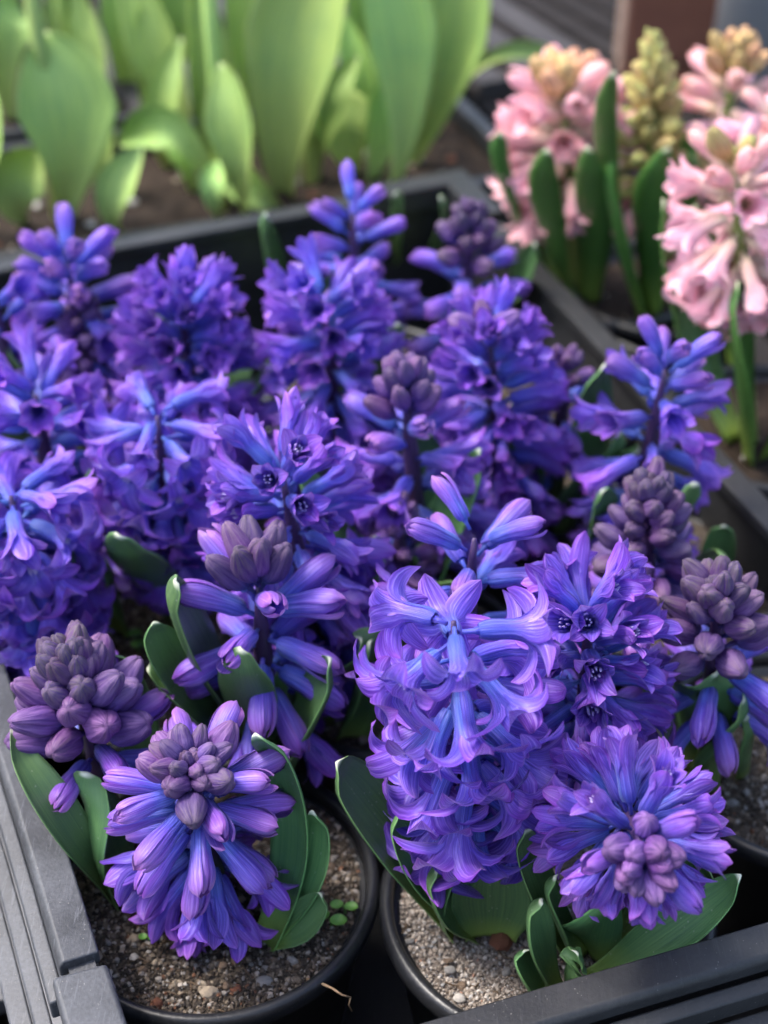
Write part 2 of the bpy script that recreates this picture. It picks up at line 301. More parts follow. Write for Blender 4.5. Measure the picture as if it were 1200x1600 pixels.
LEAVES = [
    ('P2', 1.3, (-0.0891, 0.3136, 0.094), (-0.0994, 0.3076, 0.137), (-0.116, 0.3235, 0.158)),
    ('P2', 2.5, (-0.0864, 0.3149, 0.094), (-0.092, 0.3154, 0.122), (-0.0926, 0.3123, 0.15)),
    ('P2', 1.5, (-0.085, 0.3584, 0.094), (-0.0832, 0.3585, 0.135), (-0.089, 0.3574, 0.165)),
    ('P1', 1.5, (-0.0372, 0.2946, 0.094), (-0.0274, 0.308, 0.135), (-0.0369, 0.3071, 0.18)),
    ('P1', 1.25, (-0.036, 0.2978, 0.094), (-0.0227, 0.302, 0.118), (-0.0202, 0.3075, 0.145)),
    ('P1', 1.25, (-0.0353, 0.2959, 0.094), (-0.0246, 0.2941, 0.106), (-0.0177, 0.2965, 0.118)),
    ('P3', 2.1, (-0.0364, 0.3599, 0.094), (-0.026, 0.3495, 0.135), (-0.0137, 0.3437, 0.172)),
    ('P3', 1.9, (-0.0441, 0.3738, 0.094), (-0.0451, 0.3484, 0.145), (-0.0448, 0.3356, 0.18)),
    ('P3', 2.4, (-0.0525, 0.377, 0.094), (-0.0645, 0.3595, 0.14), (-0.0773, 0.3534, 0.156)),
    ('P3', 1.7, (-0.0527, 0.3802, 0.094), (-0.0689, 0.3582, 0.15), (-0.0742, 0.3558, 0.178)),
    ('P3', 2.1, (-0.0494, 0.3834, 0.094), (-0.0624, 0.3574, 0.165), (-0.0659, 0.3418, 0.205)),
    ('P3', 1.7, (-0.0338, 0.377, 0.094), (-0.032, 0.3737, 0.12), (-0.0315, 0.3598, 0.15)),
    ('P4', 2.3, (0.0228, 0.3033, 0.094), (-0.0004, 0.3115, 0.128), (-0.017, 0.3114, 0.16)),
    ('P4', 1.7, (0.0253, 0.3033, 0.094), (0.011, 0.3025, 0.125), (0.0023, 0.303, 0.15)),
    ('P4', 2.2, (0.0232, 0.3008, 0.094), (0.0204, 0.3025, 0.108), (0.0241, 0.3009, 0.13)),
    ('P4', 2.6, (0.0342, 0.2983, 0.094), (0.0345, 0.3009, 0.11), (0.0336, 0.3021, 0.13)),
    ('P4', 1.7, (0.0407, 0.3215, 0.094), (0.0466, 0.3211, 0.12), (0.0512, 0.3153, 0.145)),
    ('P6', 1.2, (0.059, 0.291, 0.094), (0.0473, 0.2914, 0.125), (0.0401, 0.295, 0.15)),
    ('P6', 1.25, (0.0531, 0.2756, 0.094), (0.0456, 0.2764, 0.12), (0.0431, 0.2775, 0.14)),
    ('P6', 1.0, (0.051, 0.2745, 0.094), (0.0429, 0.2726, 0.108), (0.0397, 0.2745, 0.12)),
    ('P6', 1.1, (0.0583, 0.2745, 0.094), (0.056, 0.2709, 0.112), (0.0587, 0.2697, 0.125)),
    ('P6', 2.1, (0.067, 0.2898, 0.094), (0.0653, 0.2849, 0.118), (0.0691, 0.2791, 0.138)),
    ('P6', 1.5, (0.0648, 0.2791, 0.094), (0.087, 0.2802, 0.118), (0.1062, 0.2813, 0.144)),
    ('P6', 2.0, (0.0746, 0.2934, 0.094), (0.0903, 0.2968, 0.112), (0.1003, 0.2984, 0.13)),
    ('P7', 2.5, (0.1091, 0.3738, 0.094), (0.1058, 0.3605, 0.13), (0.111, 0.3521, 0.155)),
    ('P7', 1.7, (0.1126, 0.3676, 0.094), (0.1166, 0.3563, 0.125), (0.1207, 0.3483, 0.148)),
    ('P7', 1.3, (0.1302, 0.3691, 0.094), (0.1272, 0.3615, 0.115), (0.1248, 0.3539, 0.135)),
    ('P8', 1.3, (0.1371, 0.4775, 0.094), (0.1339, 0.4641, 0.12), (0.1321, 0.4582, 0.14)),
    ('P8', 1.5, (0.1255, 0.4671, 0.094), (0.1266, 0.4439, 0.125), (0.1297, 0.4296, 0.145)),
    ('P20', 2.4, (-0.1155, 0.4453, 0.094), (-0.1158, 0.4245, 0.13), (-0.1068, 0.397, 0.17)),
    ('P20', 1.8, (-0.1065, 0.4453, 0.094), (-0.1045, 0.4383, 0.12), (-0.1002, 0.4189, 0.15)),
    ('P6', 1.0, (0.0618, 0.2886, 0.094), (0.0529, 0.2873, 0.118), (0.0473, 0.2841, 0.14)),
    ('P4', 1.6, (0.0279, 0.2996, 0.094), (0.0179, 0.2945, 0.115), (0.0132, 0.293, 0.135)),
    ('P18', 2.3, (-0.0877, 0.4531, 0.094), (-0.0907, 0.4279, 0.135), (-0.0902, 0.3914, 0.18)),
    ('P18', 2.0, (-0.0844, 0.4775, 0.094), (-0.0835, 0.4538, 0.125), (-0.0806, 0.4348, 0.15)),
    ('P10', 2.1, (-0.0091, 0.4531, 0.094), (-0.0024, 0.4339, 0.13), (0.0004, 0.4041, 0.17)),
    ('P10', 2.2, (-0.0152, 0.4357, 0.094), (-0.0068, 0.3859, 0.13), (-0.0053, 0.3693, 0.16)),
    ('P12', 2.0, (-0.013, 0.3867, 0.094), (-0.0091, 0.3833, 0.12), (-0.0081, 0.3661, 0.16)),
    ('P13', 1.8, (0.0625, 0.5435, 0.094), (0.066, 0.5242, 0.12), (0.0671, 0.4974, 0.15)),
    ('P9', 2.0, (0.09, 0.5289, 0.094), (0.0836, 0.5121, 0.14), (0.0843, 0.4962, 0.19)),
    ('P9', 1.6, (0.098, 0.5242, 0.094), (0.0893, 0.5054, 0.12), (0.0845, 0.489, 0.14)),
    ('P14', 1.6, (0.0718, 0.7163, 0.094), (0.0721, 0.6779, 0.13), (0.0765, 0.6555, 0.16)),
    ('P15', 1.6, (-0.0565, 0.7236, 0.094), (-0.0586, 0.6796, 0.14), (-0.057, 0.6201, 0.19)),
    ('P16', 1.6, (0.0074, 0.7692, 0.094), (0.0085, 0.7161, 0.14), (0.0087, 0.6654, 0.18)),
    ('P16', 1.6, (0.0332, 0.7692, 0.094), (0.0309, 0.7086, 0.14), (0.0309, 0.6618, 0.18)),
    ('P8', 1.6, (0.0873, 0.4796, 0.094), (0.0868, 0.4679, 0.13), (0.0799, 0.4527, 0.16)),
    ('K1', 2.0, (0.1027, 0.7272, 0.094), (0.0687, 0.7315, 0.14), (0.0548, 0.6877, 0.2)),
    ('K1', 2.0, (0.1034, 0.7163, 0.094), (0.0822, 0.6956, 0.15), (0.0778, 0.6648, 0.2)),
    ('K1', 2.2, (0.1104, 0.7163, 0.094), (0.1068, 0.6956, 0.15), (0.0965, 0.6685, 0.2)),
    ('K2', 2.4, (0.1382, 0.7022, 0.094), (0.1174, 0.6883, 0.15), (0.1061, 0.6723, 0.2)),
    ('K2', 2.2, (0.1434, 0.7022, 0.094), (0.1337, 0.6883, 0.15), (0.1363, 0.6685, 0.2)),
    ('K2', 1.8, (0.1479, 0.7092, 0.094), (0.1479, 0.6823, 0.16), (0.1469, 0.6754, 0.21)),
    ('K2', 1.8, (0.1384, 0.7163, 0.094), (0.111, 0.6906, 0.17), (0.0987, 0.6357, 0.25)),
    ('K5', 2.0, (0.1652, 0.5796, 0.094), (0.142, 0.6022, 0.14), (0.1186, 0.5975, 0.21)),
    ('K5', 3.0, (0.1692, 0.569, 0.094), (0.1555, 0.5626, 0.15), (0.1463, 0.5589, 0.19)),
    ('K5', 2.6, (0.1797, 0.569, 0.094), (0.1781, 0.5626, 0.15), (0.1611, 0.5402, 0.2))]
TULIPS = [
    ('T1', 5.96, (-0.2037, 0.86, 0.0721), (-0.1905, 0.848, 0.1367), (-0.2003, 0.868, 0.1898)),
    ('T1', 3.99, (-0.2421, 0.84, 0.0796), (-0.2396, 0.828, 0.127), (-0.2319, 0.848, 0.1663)),
    ('T1', 2.34, (-0.1595, 0.82, 0.083), (-0.1604, 0.808, 0.1117), (-0.1431, 0.828, 0.1343)),
    ('T1', 3.51, (-0.2249, 0.85, 0.0748), (-0.2264, 0.838, 0.1019), (-0.2139, 0.858, 0.1202)),
    ('T2', 2.73, (-0.1054, 0.87, 0.0871), (-0.1265, 0.858, 0.1325), (-0.165, 0.878, 0.1158)),
    ('T2', 3.41, (-0.1027, 0.9, 0.0733), (-0.1083, 0.888, 0.1264), (-0.1153, 0.908, 0.2185)),
    ('T2', 3.29, (-0.087, 0.86, 0.0765), (-0.0882, 0.848, 0.1285), (-0.0965, 0.868, 0.1705)),
    ('T2', 1.62, (-0.1011, 0.84, 0.0818), (-0.1041, 0.828, 0.1065), (-0.1022, 0.848, 0.1162)),
    ('T3', 6.52, (-0.0634, 0.9, 0.0596), (-0.0545, 0.888, 0.1511), (-0.0148, 0.908, 0.2693)),
    ('T3', 2.43, (-0.0642, 0.88, 0.0669), (-0.0809, 0.868, 0.0881), (-0.112, 0.888, 0.103)),
    ('T3', 4.59, (-0.0215, 0.93, 0.0687), (-0.0292, 0.918, 0.1054), (-0.0481, 0.938, 0.1278)),
    ('T4', 4.71, (0.0042, 0.9, 0.0733), (0.0086, 0.888, 0.1592), (-0.015, 0.908, 0.2551)),
    ('T4', 4.93, (0.0173, 0.94, 0.0735), (0.0369, 0.928, 0.1443), (0.0549, 0.948, 0.2411)),
    ('T4', 1.17, (0.0392, 0.96, 0.0924), (0.075, 0.948, 0.1475), (0.1393, 0.968, 0.1273)),
    ('T4', 3.69, (-0.0086, 0.92, 0.064), (0.0, 0.908, 0.1182), (0.0243, 0.928, 0.165)),
    ('T5', 4.07, (-0.1351, 0.98, 0.0606), (-0.1434, 0.968, 0.1295), (-0.1705, 0.988, 0.2028)),
    ('T5', 4.34, (-0.1645, 1.0, 0.0615), (-0.1539, 0.988, 0.1353), (-0.1218, 1.008, 0.2134)),
    ('T5', 3.35, (-0.075, 0.96, 0.0693), (-0.0818, 0.948, 0.1369), (-0.0923, 0.968, 0.232)),
    ('T6', 3.62, (-0.1945, 1.05, 0.0602), (-0.1812, 1.038, 0.1266), (-0.1839, 1.058, 0.1912)),
    ('T6', 3.17, (-0.2347, 1.05, 0.0798), (-0.222, 1.038, 0.1266), (-0.2216, 1.058, 0.1912)),
    ('T6', 4.4, (-0.2681, 1.02, 0.0676), (-0.264, 1.008, 0.1371), (-0.2528, 1.028, 0.1502)),
    ('T7', 4.38, (-0.0371, 1.02, 0.0628), (-0.0525, 1.008, 0.1459), (-0.0679, 1.028, 0.2242)),
    ('T7', 3.97, (-0.0185, 1.02, 0.0628), (-0.0044, 1.008, 0.1326), (-0.017, 1.028, 0.2242)),
    ('T7', 3.91, (0.0274, 1.0, 0.0615), (0.0261, 0.988, 0.1309), (0.0374, 1.008, 0.2294)),
    ('T5', 2.52, (-0.1433, 0.94, 0.0688), (-0.1447, 0.928, 0.11), (-0.1303, 0.948, 0.158)),
    ('T5', 2.07, (-0.0797, 0.93, 0.0687), (-0.0726, 0.918, 0.1141), (-0.0759, 0.938, 0.1574)),
    ('T2', 1.84, (-0.1261, 0.9, 0.0688), (-0.1265, 0.888, 0.1008), (-0.1412, 0.908, 0.1225)),
    ('T3', 2.47, (-0.0427, 0.92, 0.0686), (-0.0391, 0.908, 0.1139), (-0.0163, 0.928, 0.1527)),
    ('T4', 3.02, (0.0223, 0.97, 0.0602), (0.0281, 0.958, 0.1023), (0.0172, 0.978, 0.1389)),
    ('T7', 2.6, (-0.0135, 0.98, 0.0653), (-0.0173, 0.968, 0.1118), (-0.0299, 0.988, 0.1613)),
    ('T6', 2.7, (-0.21, 1.03, 0.0635), (-0.2026, 1.018, 0.1109), (-0.213, 1.038, 0.1624)),
    ('T1', 2.23, (-0.1903, 0.9, 0.0596), (-0.1765, 0.888, 0.1094), (-0.1812, 0.908, 0.1476))]

# ------------------------------------------------------------------ the bench
bench = link('bench_top', None, None, (0, 0, 0)); tag(bench, kind='structure')
YAW = R(24.5)
bm = MB(); bm.box((-1.3, -.4, -.05), (1.3, 2.2, -.036)); link('bench_board', bm.mesh('bench_board', M['slat'], False), bench)
bm = MB(); bm.box((-.011, -1.2, -.012), (.011, 1.2, 0)); sl = bm.mesh('bench_slat', M['bench'], False)
for i in range(-34, 40):
    o = link('bench_slat', sl, bench); o.rotation_euler = (0, 0, YAW)
    o.location = (i*.034*math.cos(YAW), .7+i*.034*math.sin(YAW), -.001)
bm = MB(); bm.box((-1.2, -.011, -.030), (1.2, .011, -.0125)); sl = bm.mesh('bench_crossbar', M['bench'], False)
for i in range(-14, 18):
    o = link('bench_crossbar', sl, bench); o.rotation_euler = (0, 0, YAW)
    o.location = (-i*.07*math.sin(YAW), .5+i*.07*math.cos(YAW), -.001)

# grey lattice mat showing outside the tray
mt = link('lattice_mat', None, None, (-.155, .33, .012)); mt.rotation_euler = (0, 0, YAW); tag(mt, 'grey plastic lattice mat lying outside the weathered tray side', 'mat')
for i in range(5):
    mb = MB(); mb.box((-.0055, -.28, 0), (.0055, .28, .010)); o = link('bar', mb.mesh('bar', M['mat'], False), mt); o.location = (-.05+i*.025, 0, 0)
for i in range(17):
    mb = MB(); mb.box((-.062, -.004, -.0085), (.062, .004, -.0005)); o = link('cross_bar', mb.mesh('cross_bar', M['mat'], False), mt); o.location = (0, -.26+i*.0325, 0)

# ------------------------------------------------------------------ trays
def rail_mesh(name, a, b, prof, mat, z=0.):
    """profile (outward, z) extruded from a to b; outward = right of a->b direction"""
    a, b = Vector((*a, 0)), Vector((*b, 0)); t = (b-a).normalized(); o = Vector((t.y, -t.x, 0)); L = (b-a).length
    ns = max(2, int(L/.02)); V = []; k = len(prof)
    for i in range(ns+1):
        p = a+t*(L*i/ns)
        wob = .0012*noise.noise(Vector((p.x*9, p.y*9, z)))
        for (x, h) in prof: V.append(tuple(p+o*(x+wob)+Vector((0, 0, h+z+wob*.5))))
    F = []
    for i in range(ns):
        for j in range(k):
            j2 = (j+1) % k; F.append((i*k+j, i*k+j2, (i+1)*k+j2, (i+1)*k+j))
    F.append(tuple(range(k))[::-1]); F.append(tuple(ns*k+j for j in range(k)))
    return mesh_np(name, V, F, mat, None, False)

def bevel(o, w, seg=2):
    m = o.modifiers.new('edge', 'BEVEL'); m.width = w; m.segments = seg; m.limit_method = 'ANGLE'; m.angle_limit = R(35)
    for p in o.data.polygons: p.use_smooth = True
    o.modifiers.new('wn', 'WEIGHTED_NORMAL')
    return o

def tray(label, corners, top, mats, block=.052, group=None, name='plastic_tray', panel_h=None):
    root = link(name, None, None, (0, 0, 0)); tag(root, label, 'tray', group)
    n = 4; cs = [Vector(c) for c in corners]           # counter-clockwise
    rail = [(-.0065, top-.006), (-.0065, top-.0005), (.0040, top), (.0055, top-.002), (.0055, top-.0065)]
    rib1 = [(.0058, top-.016), (.0058, top-.0075), (.0105, top-.0085), (.0105, top-.016)]
    rib2 = [(.0108, top-.024), (.0108, top-.0165), (.0158, top-.0175), (.0158, top-.024)]
    skirt = [(-.002, .004), (-.002, top-.0062), (.002, top-.0062), (.002, .004)]
    foot = [(.0160, top-.036), (.0160, top-.0245), (.0225, top-.026), (.0225, top-.036)]
    for i in range(4):
        a, b = cs[i], cs[(i+1) % 4]; t = (b-a).normalized()
        m = mats[i]
        for nm, pr, c in (('rail', rail, block+.006), ('rib', rib1, block), ('rib', rib2, block-.004), ('foot_rib', foot, .01)):
            o = link(nm, rail_mesh(nm, a+t*c, b-t*c, pr, m), root); bevel(o, .0008)
        link('side_panel', rail_mesh('side_panel', a+t*.003, b-t*.003, skirt, m), root)
        # the low strip between rail and corner block
        strip = [(-.0048, top-.009), (-.0048, top-.0035), (.0030, top-.0035), (.0030, top-.009)]
        for c0, c1 in ((block-.002, block+.008), ):
            link('rail_strip', rail_mesh('rail_strip', a+t*c0, a+t*c1, strip, m), root)
            link('rail_strip', rail_mesh('rail_strip', b-t*c1, b-t*c0, strip, m), root)
        # gussets under the gap
        gus = [(.0035, top-.045), (.0035, top-.004), (.0060, top-.004), (.0105, top-.045)]
        for c0 in (block+.0005, block-.012, block-.024):
            link('gusset', rail_mesh('gusset', a+t*c0, a+t*(c0+.002), gus, m), root)
            link('gusset', rail_mesh('gusset', b-t*(c0+.002), b-t*c0, gus, m), root)
    for i in range(4):
        p, q, r_ = cs[i-1], cs[i], cs[(i+1) % 4]
        t1, t2 = (p-q).normalized(), (r_-q).normalized()
        o1, o2 = Vector((-t1.y, t1.x)), Vector((t2.y, -t2.x))
        w0, w1 = .0085, -.0075
        def pt(al1, al2): return q+t1*al1+t2*al2
        # L shaped top plate of the corner
        P = [pt(-w0, -w0), pt(-w0, block), pt(-w1, block), pt(-w1, -w1), pt(block, -w1), pt(block, -w0)]
        V = [(v.x, v.y, top-.012) for v in P]+[(v.x, v.y, top+.0025) for v in P]
        k = 6; F = [tuple(range(k))[::-1], tuple(range(k, 2*k))]+[(j, (j+1) % k, k+(j+1) % k, k+j) for j in range(k)]
        o = link('corner_block', mesh_np('corner_block', V, F, mats[i-1] if i == 0 else mats[i], None, False), root); bevel(o, .0016, 3)
    V = [(c.x, c.y, .002) for c in cs]+[(c.x, c.y, .006) for c in cs]
    link('tray_floor', mesh_np('tray_floor', V, [(3, 2, 1, 0), (4, 5, 6, 7), (0, 1, 5, 4), (1, 2, 6, 5), (2, 3, 7, 6), (3, 0, 4, 7)], mats[0], None, False), root)
    return root
TRAY = [(-0.0658, 0.2097), (0.2182, 0.305), (0.0409, 0.7936), (-0.2587, 0.6635)]
tray('long black plastic tray holding the pots of violet hyacinths, one side weathered grey', TRAY, .130, [M['tray'], M['tray'], M['tray'], M['tray_grey']])

# ------------------------------------------------------------------ soil, pots, pebbles
ico_v = None
def ico():
    t = (1+5**.5)/2
    V = np.array([(-1, t, 0), (1, t, 0), (-1, -t, 0), (1, -t, 0), (0, -1, t), (0, 1, t), (0, -1, -t), (0, 1, -t), (t, 0, -1), (t, 0, 1), (-t, 0, -1), (-t, 0, 1)], float)
    V /= np.linalg.norm(V[0])
    F = np.array([(0, 11, 5), (0, 5, 1), (0, 1, 7), (0, 7, 10), (0, 10, 11), (1, 5, 9), (5, 11, 4), (11, 10, 2), (10, 7, 6), (7, 1, 8), (3, 9, 4), (3, 4, 2), (3, 2, 6), (3, 6, 8), (3, 8, 9), (4, 9, 5), (2, 4, 11), (6, 2, 10), (8, 6, 7), (9, 8, 1)])
    return V, F
IV, IF = ico()
def sub(V, F):
    V = [tuple(v) for v in V]; mid = {}; out = []
    def m(a, b):
        k = (min(a, b), max(a, b))
        if k not in mid:
            p = np.array(V[a])+np.array(V[b]); p /= np.linalg.norm(p); V.append(tuple(p)); mid[k] = len(V)-1
        return mid[k]
    for a, b, c in F:
        ab, bc, ca = m(a, b), m(b, c), m(c, a); out += [(a, ab, ca), (b, bc, ab), (c, ca, bc), (ab, bc, ca)]
    return np.array(V), np.array(out)
IV2, IF2 = sub(IV, IF)
pebble_meshes = []
for i in range(8):
    r0 = np.random.RandomState(40+i); V = IV2.copy()
    d = np.array([1+.42*noise.noise(Vector(v)*1.3+Vector((i*7.1, 3, 1))) for v in V])
    for k in range(5):     # chip flat facets
        nv = r0.normal(size=3); nv /= np.linalg.norm(nv); h = (V*d[:, None])@nv; cut = .62
        V2 = V*d[:, None]; V2 -= np.outer(np.maximum(h-cut, 0), nv)*.85; V = V2; d = np.ones(len(V))
    V = V*np.array([1, r0.uniform(.65, .95), r0.uniform(.5, .75)])
    for mi, mt in enumerate(M['pebble']):
        pebble_meshes.append((mi, mesh_np('pebble', V, IF2, mt, None, i % 2 == 0)))

PAL = {'brown': [((.080, .060, .043), 4), ((.135, .105, .077), 4), ((.038, .029, .022), 5), ((.23, .185, .135), 2), ((.36, .31, .26), .8), ((.17, .08, .045), .5), ((.26, .235, .21), 2)],
       'sand': [((.30, .25, .205), 5), ((.39, .335, .28), 5), ((.20, .165, .135), 3), ((.50, .45, .40), 2), ((.10, .08, .065), 1.6), ((.30, .17, .115), .5), ((.30, .29, .28), 2)]}

def soil_h(x, y, seed): return .0022*noise.noise(Vector((x*45+seed, y*45, 1.7)))+.0035*noise.noise(Vector((x*14, y*14+seed, 4.2)))

def grains(cx, cy, r, n, pal, seed, zoff, smin=.00022, smax=.0011):
    r0 = np.random.RandomState(seed)
    rr = r*np.sqrt(r0.rand(n)); th = r0.rand(n)*2*np.pi
    X, Y = rr*np.cos(th), rr*np.sin(th)
    s = smin*np.exp(r0.rand(n)**2.2*np.log(smax/smin))*1.25
    Z = np.array([soil_h(cx+x, cy+y, seed) for x, y in zip(X, Y)])+zoff+s*.3
    cols = np.array([c for c, w in PAL[pal]]); w = np.array([w for c, w in PAL[pal]], float); w /= w.sum()
    # patches of coarser pale and finer dark grit
    patch = np.array([noise.noise(Vector(((cx+x)*32, (cy+y)*32, 9.+seed))) for x, y in zip(X, Y)])
    ci = r0.choice(len(cols), n, p=w); col = cols[ci]*(r0.uniform(.75, 1.25, (n, 1)))*(1+.55*patch[:, None])
    q = r0.normal(size=(n, 3, 3)); q, _ = np.linalg.qr(q)
    sc = s[:, None]*np.stack([np.ones(n), r0.uniform(.6, 1, n), r0.uniform(.5, .9, n)], 1)
    jit = r0.uniform(.75, 1.2, (n, 12, 1))
    V = np.einsum('nij,nvj->nvi', q, (IV[None]*jit)*sc[:, None, :])+np.stack([X, Y, Z], 1)[:, None, :]
    F = (IF[None]+(np.arange(n)*12)[:, None, None]).reshape(-1, 3)
    return mesh_np('grit', V.reshape(-1, 3), F, M['grit'], None, False, np.repeat(np.clip(col, .01, .8), 12, 0))

def lathe(prof, n=64):
    V = []; F = []; k = len(prof)
    for i in range(n):
        a = 2*math.pi*i/n
        for (r, z) in prof: V.append((r*math.cos(a), r*math.sin(a), z))
    for i in range(n):
        i2 = (i+1) % n
        for j in range(k-1): F.append((i*k+j, i2*k+j, i2*k+j+1, i*k+j+1))
    return V, F

POT_R = .054
wall_me = rim_me = None
def pot(label, c, pal, ngr, npeb, seed, soilz=SOIL, group='black pots standing in the tray', r=POT_R, soilmat='soil', top=.10, fine=1.):
    global wall_me, rim_me
    root = link('flower_pot', None, None, (c[0], c[1], .006)); tag(root, label, 'pot', group)
    if wall_me is None:
        V, F = lathe([(.038, 0), (.0385, .002), (.0505, .0865), (.0515, .0868), (.0515, .0885), (.0480, .0885), (.0365, .003), (0.0005, .003)])
        wall_me = mesh_np('wall', V, F, M['pot'])
        # rolled rim
        pr = [(.0505, .0862), (.0528, .0862), (.0543, .0875), (.0548, .0895), (.0545, .0925), (.0532, .0940), (.0515, .0942), (.0503, .0930), (.0500, .0905), (.0500, .0862), (.0505, .0862)]
        V, F = lathe(pr, 96); rim_me = mesh_np('rim', V, F, M['pot'])
    k = r/POT_R
    for nm, me in (('wall', wall_me), ('rim', rim_me)):
        o = link(nm, me, root); o.scale = (k, k, (top-.006)/.094)
    # soil disc
    nr, na = 16, 48; V = [(0, 0, soil_h(*c, seed)+soilz-.006)]; F = []
    R0 = (.0497-.0008)*k
    for i in range(1, nr+1):
        for j in range(na):
            a = 2*math.pi*j/na; x, y = R0*i/nr*math.cos(a), R0*i/nr*math.sin(a)
            V.append((x, y, soilz-.006+soil_h(c[0]+x, c[1]+y, seed)-.0005))
    F = [(0, 1+j, 1+(j+1) % na) for j in range(na)]
    for i in range(nr-1):
        for j in range(na):
            a = 1+i*na; F.append((a+j, a+na+j, a+na+(j+1) % na, a+(j+1) % na))
    link('soil', mesh_np('soil', V, F, M[soilmat]), root)
    if ngr:
        g = link('grit', grains(c[0], c[1], R0*.985, ngr, pal, seed, soilz-.006, .00022*fine, .0011*fine), root); g['kind'] = 'stuff'
    if ngr > 4000:
        mb = MB(); rf = random.Random(seed+900)
        for i in range(170 if pal == 'brown' else 60):
            a = rf.uniform(0, 6.283); q = R0*.95*math.sqrt(rf.random()); p = Vector((q*math.cos(a), q*math.sin(a), soilz-.0052+soil_h(c[0]+q*math.cos(a), c[1]+q*math.sin(a), seed)))
            b = rf.uniform(0, 6.283); l = rf.uniform(.0015, .006); dv = Vector((math.cos(b), math.sin(b), rf.uniform(-.1, .25)))*l; s2 = Vector((-dv.y, dv.x, 0))*rf.uniform(-.35, .35)
            V, F, U = tube([p, p+dv*.5+s2, p+dv], [rf.uniform(.00012, .00035)]*3, 5); mb.add(V, F, U)
        f_ = link('fibre', mb.mesh('fibre', M['fibre']), root); f_['kind'] = 'stuff'
    r1 = random.Random(seed)
    for i in range(npeb):
        a = r1.uniform(0, 6.283); q = R0*.94*math.sqrt(r1.random()); x, y = q*math.cos(a), q*math.sin(a)
        mi = r1.choices(range(5), (5, 5, 2.2, 4, .35))[0]
        me = r1.choice([m for j, m in pebble_meshes if j == mi])
        s = .0009*math.exp(r1.random()**2.4*1.1)
        o = link('pebble', me, root); o.scale = (s*r1.uniform(.8, 1.2), s, s)
        o.rotation_euler = (r1.uniform(-.4, .4), r1.uniform(-.4, .4), r1.uniform(0, 6.28))
        o.location = (x, y, soilz-.006+soil_h(c[0]+x, c[1]+y, seed)+s*.25)
    return root
pots = {}
for key, lab, c, pal, ng, npb, seed in (
    ('A', 'black pot of dark gritty soil beside the weathered grey tray side', (-.056, .316), 'brown', 15000, 170, 3),
    ('B', 'black pot of pale sandy grit with a red stone, behind the front tray rail', (.053, .308), 'sand', 24000, 70, 5),
    ('C', 'black pot with gritty soil beneath the half budded hyacinth and upright leaves', (.152, .374), 'brown', 9000, 80, 7),
    ('D', 'black pot shaded under the tall open hyacinth behind the loose stemmed one', (.004, .424), 'brown', 5000, 40, 9),
    ('E', 'black pot of bare brown soil behind the grey budded hyacinth', (-.106, .428), 'brown', 10000, 90, 13)):
    pots[key] = pot(lab, c, pal, ng, npb, seed, soilmat='sandsoil' if pal == 'sand' else 'soil', fine=.72 if pal == 'sand' else 1.)
hid = [(.112, .476, 'black pot under the loose dark stemmed hyacinth by the tray edge'), (-.060, .530, 'black pot beneath the dense violet hyacinth by the open drooping one'),
       (.052, .532, 'black pot beneath the dense hyacinth with small mauve buds'), (-.164, .522, 'black pot under the grey purple bud spike'),
       (-.008, .628, 'black pot near the back rail of the tray, under a small blurred hyacinth'), (-.122, .618, 'black pot below the loose hyacinth beside the tulip leaves'), (.090, .622, 'black pot in the back corner of the tray by the pink hyacinths')]
for i, (x, y, lab) in enumerate(hid): pot(lab, (x, y), 'brown', 2500, 12, 30+i)

# named stones and bits on the front pots
def stone(parent, wx, wy, s, mi, k=0, name='pebble', lab=None, rz=0.):
    me = [m for j, m in pebble_meshes if j == mi][k]
    o = link(name, me, parent); o.scale = (s, s*.8, s*.8)
    o.location = (wx-parent.location.x, wy-parent.location.y, SOIL-.006+s*.3); o.rotation_euler = (.2, .1, rz)
    if lab: o['label'] = lab
for args in [
    ('B', 0.0373, 0.2954, 0.0044, 4, 1, 'pebble', 'rust red stone', 0.3),
    ('A', -0.0369, 0.2803, 0.0033749999999999995, 1, 2),
    ('A', -0.0546, 0.2768, 0.003, 0, 1),
    ('A', -0.0239, 0.3046, 0.0015, 2, 3),
    ('A', -0.029, 0.2814, 0.0022500000000000003, 0, 4),
    ('A', -0.0457, 0.278, 0.0022500000000000003, 4, 0),
    ('A', -0.1037, 0.3302, 0.0045000000000000005, 3, 2),
    ('A', -0.0189, 0.2791, 0.0022500000000000003, 0, 5),
    ('A', -0.0143, 0.2934, 0.001875, 2, 1),
    ('A', -0.0837, 0.2791, 0.0022500000000000003, 3, 3),
    ('A', -0.0344, 0.2886, 0.002625, 3, 6),
    ('B', 0.0237, 0.2745, 0.0024000000000000002, 2, 0),
    ('B', 0.0211, 0.285, 0.0022500000000000003, 1, 2),
    ('B', 0.0082, 0.2959, 0.0021, 1, 4),
    ('B', 0.0203, 0.2886, 0.0018, 3, 3),
    ('B', 0.0986, 0.2971, 0.0022500000000000003, 2, 2)]: stone(pots[args[0]], *args[1:])

# ------------------------------------------------------------------ florets
def interp(s, keys): return np.interp(s, [k[0] for k in keys], [k[1] for k in keys])
def smooth01(x): x = np.clip(x, 0, 1); return x*x*(3-2*x)

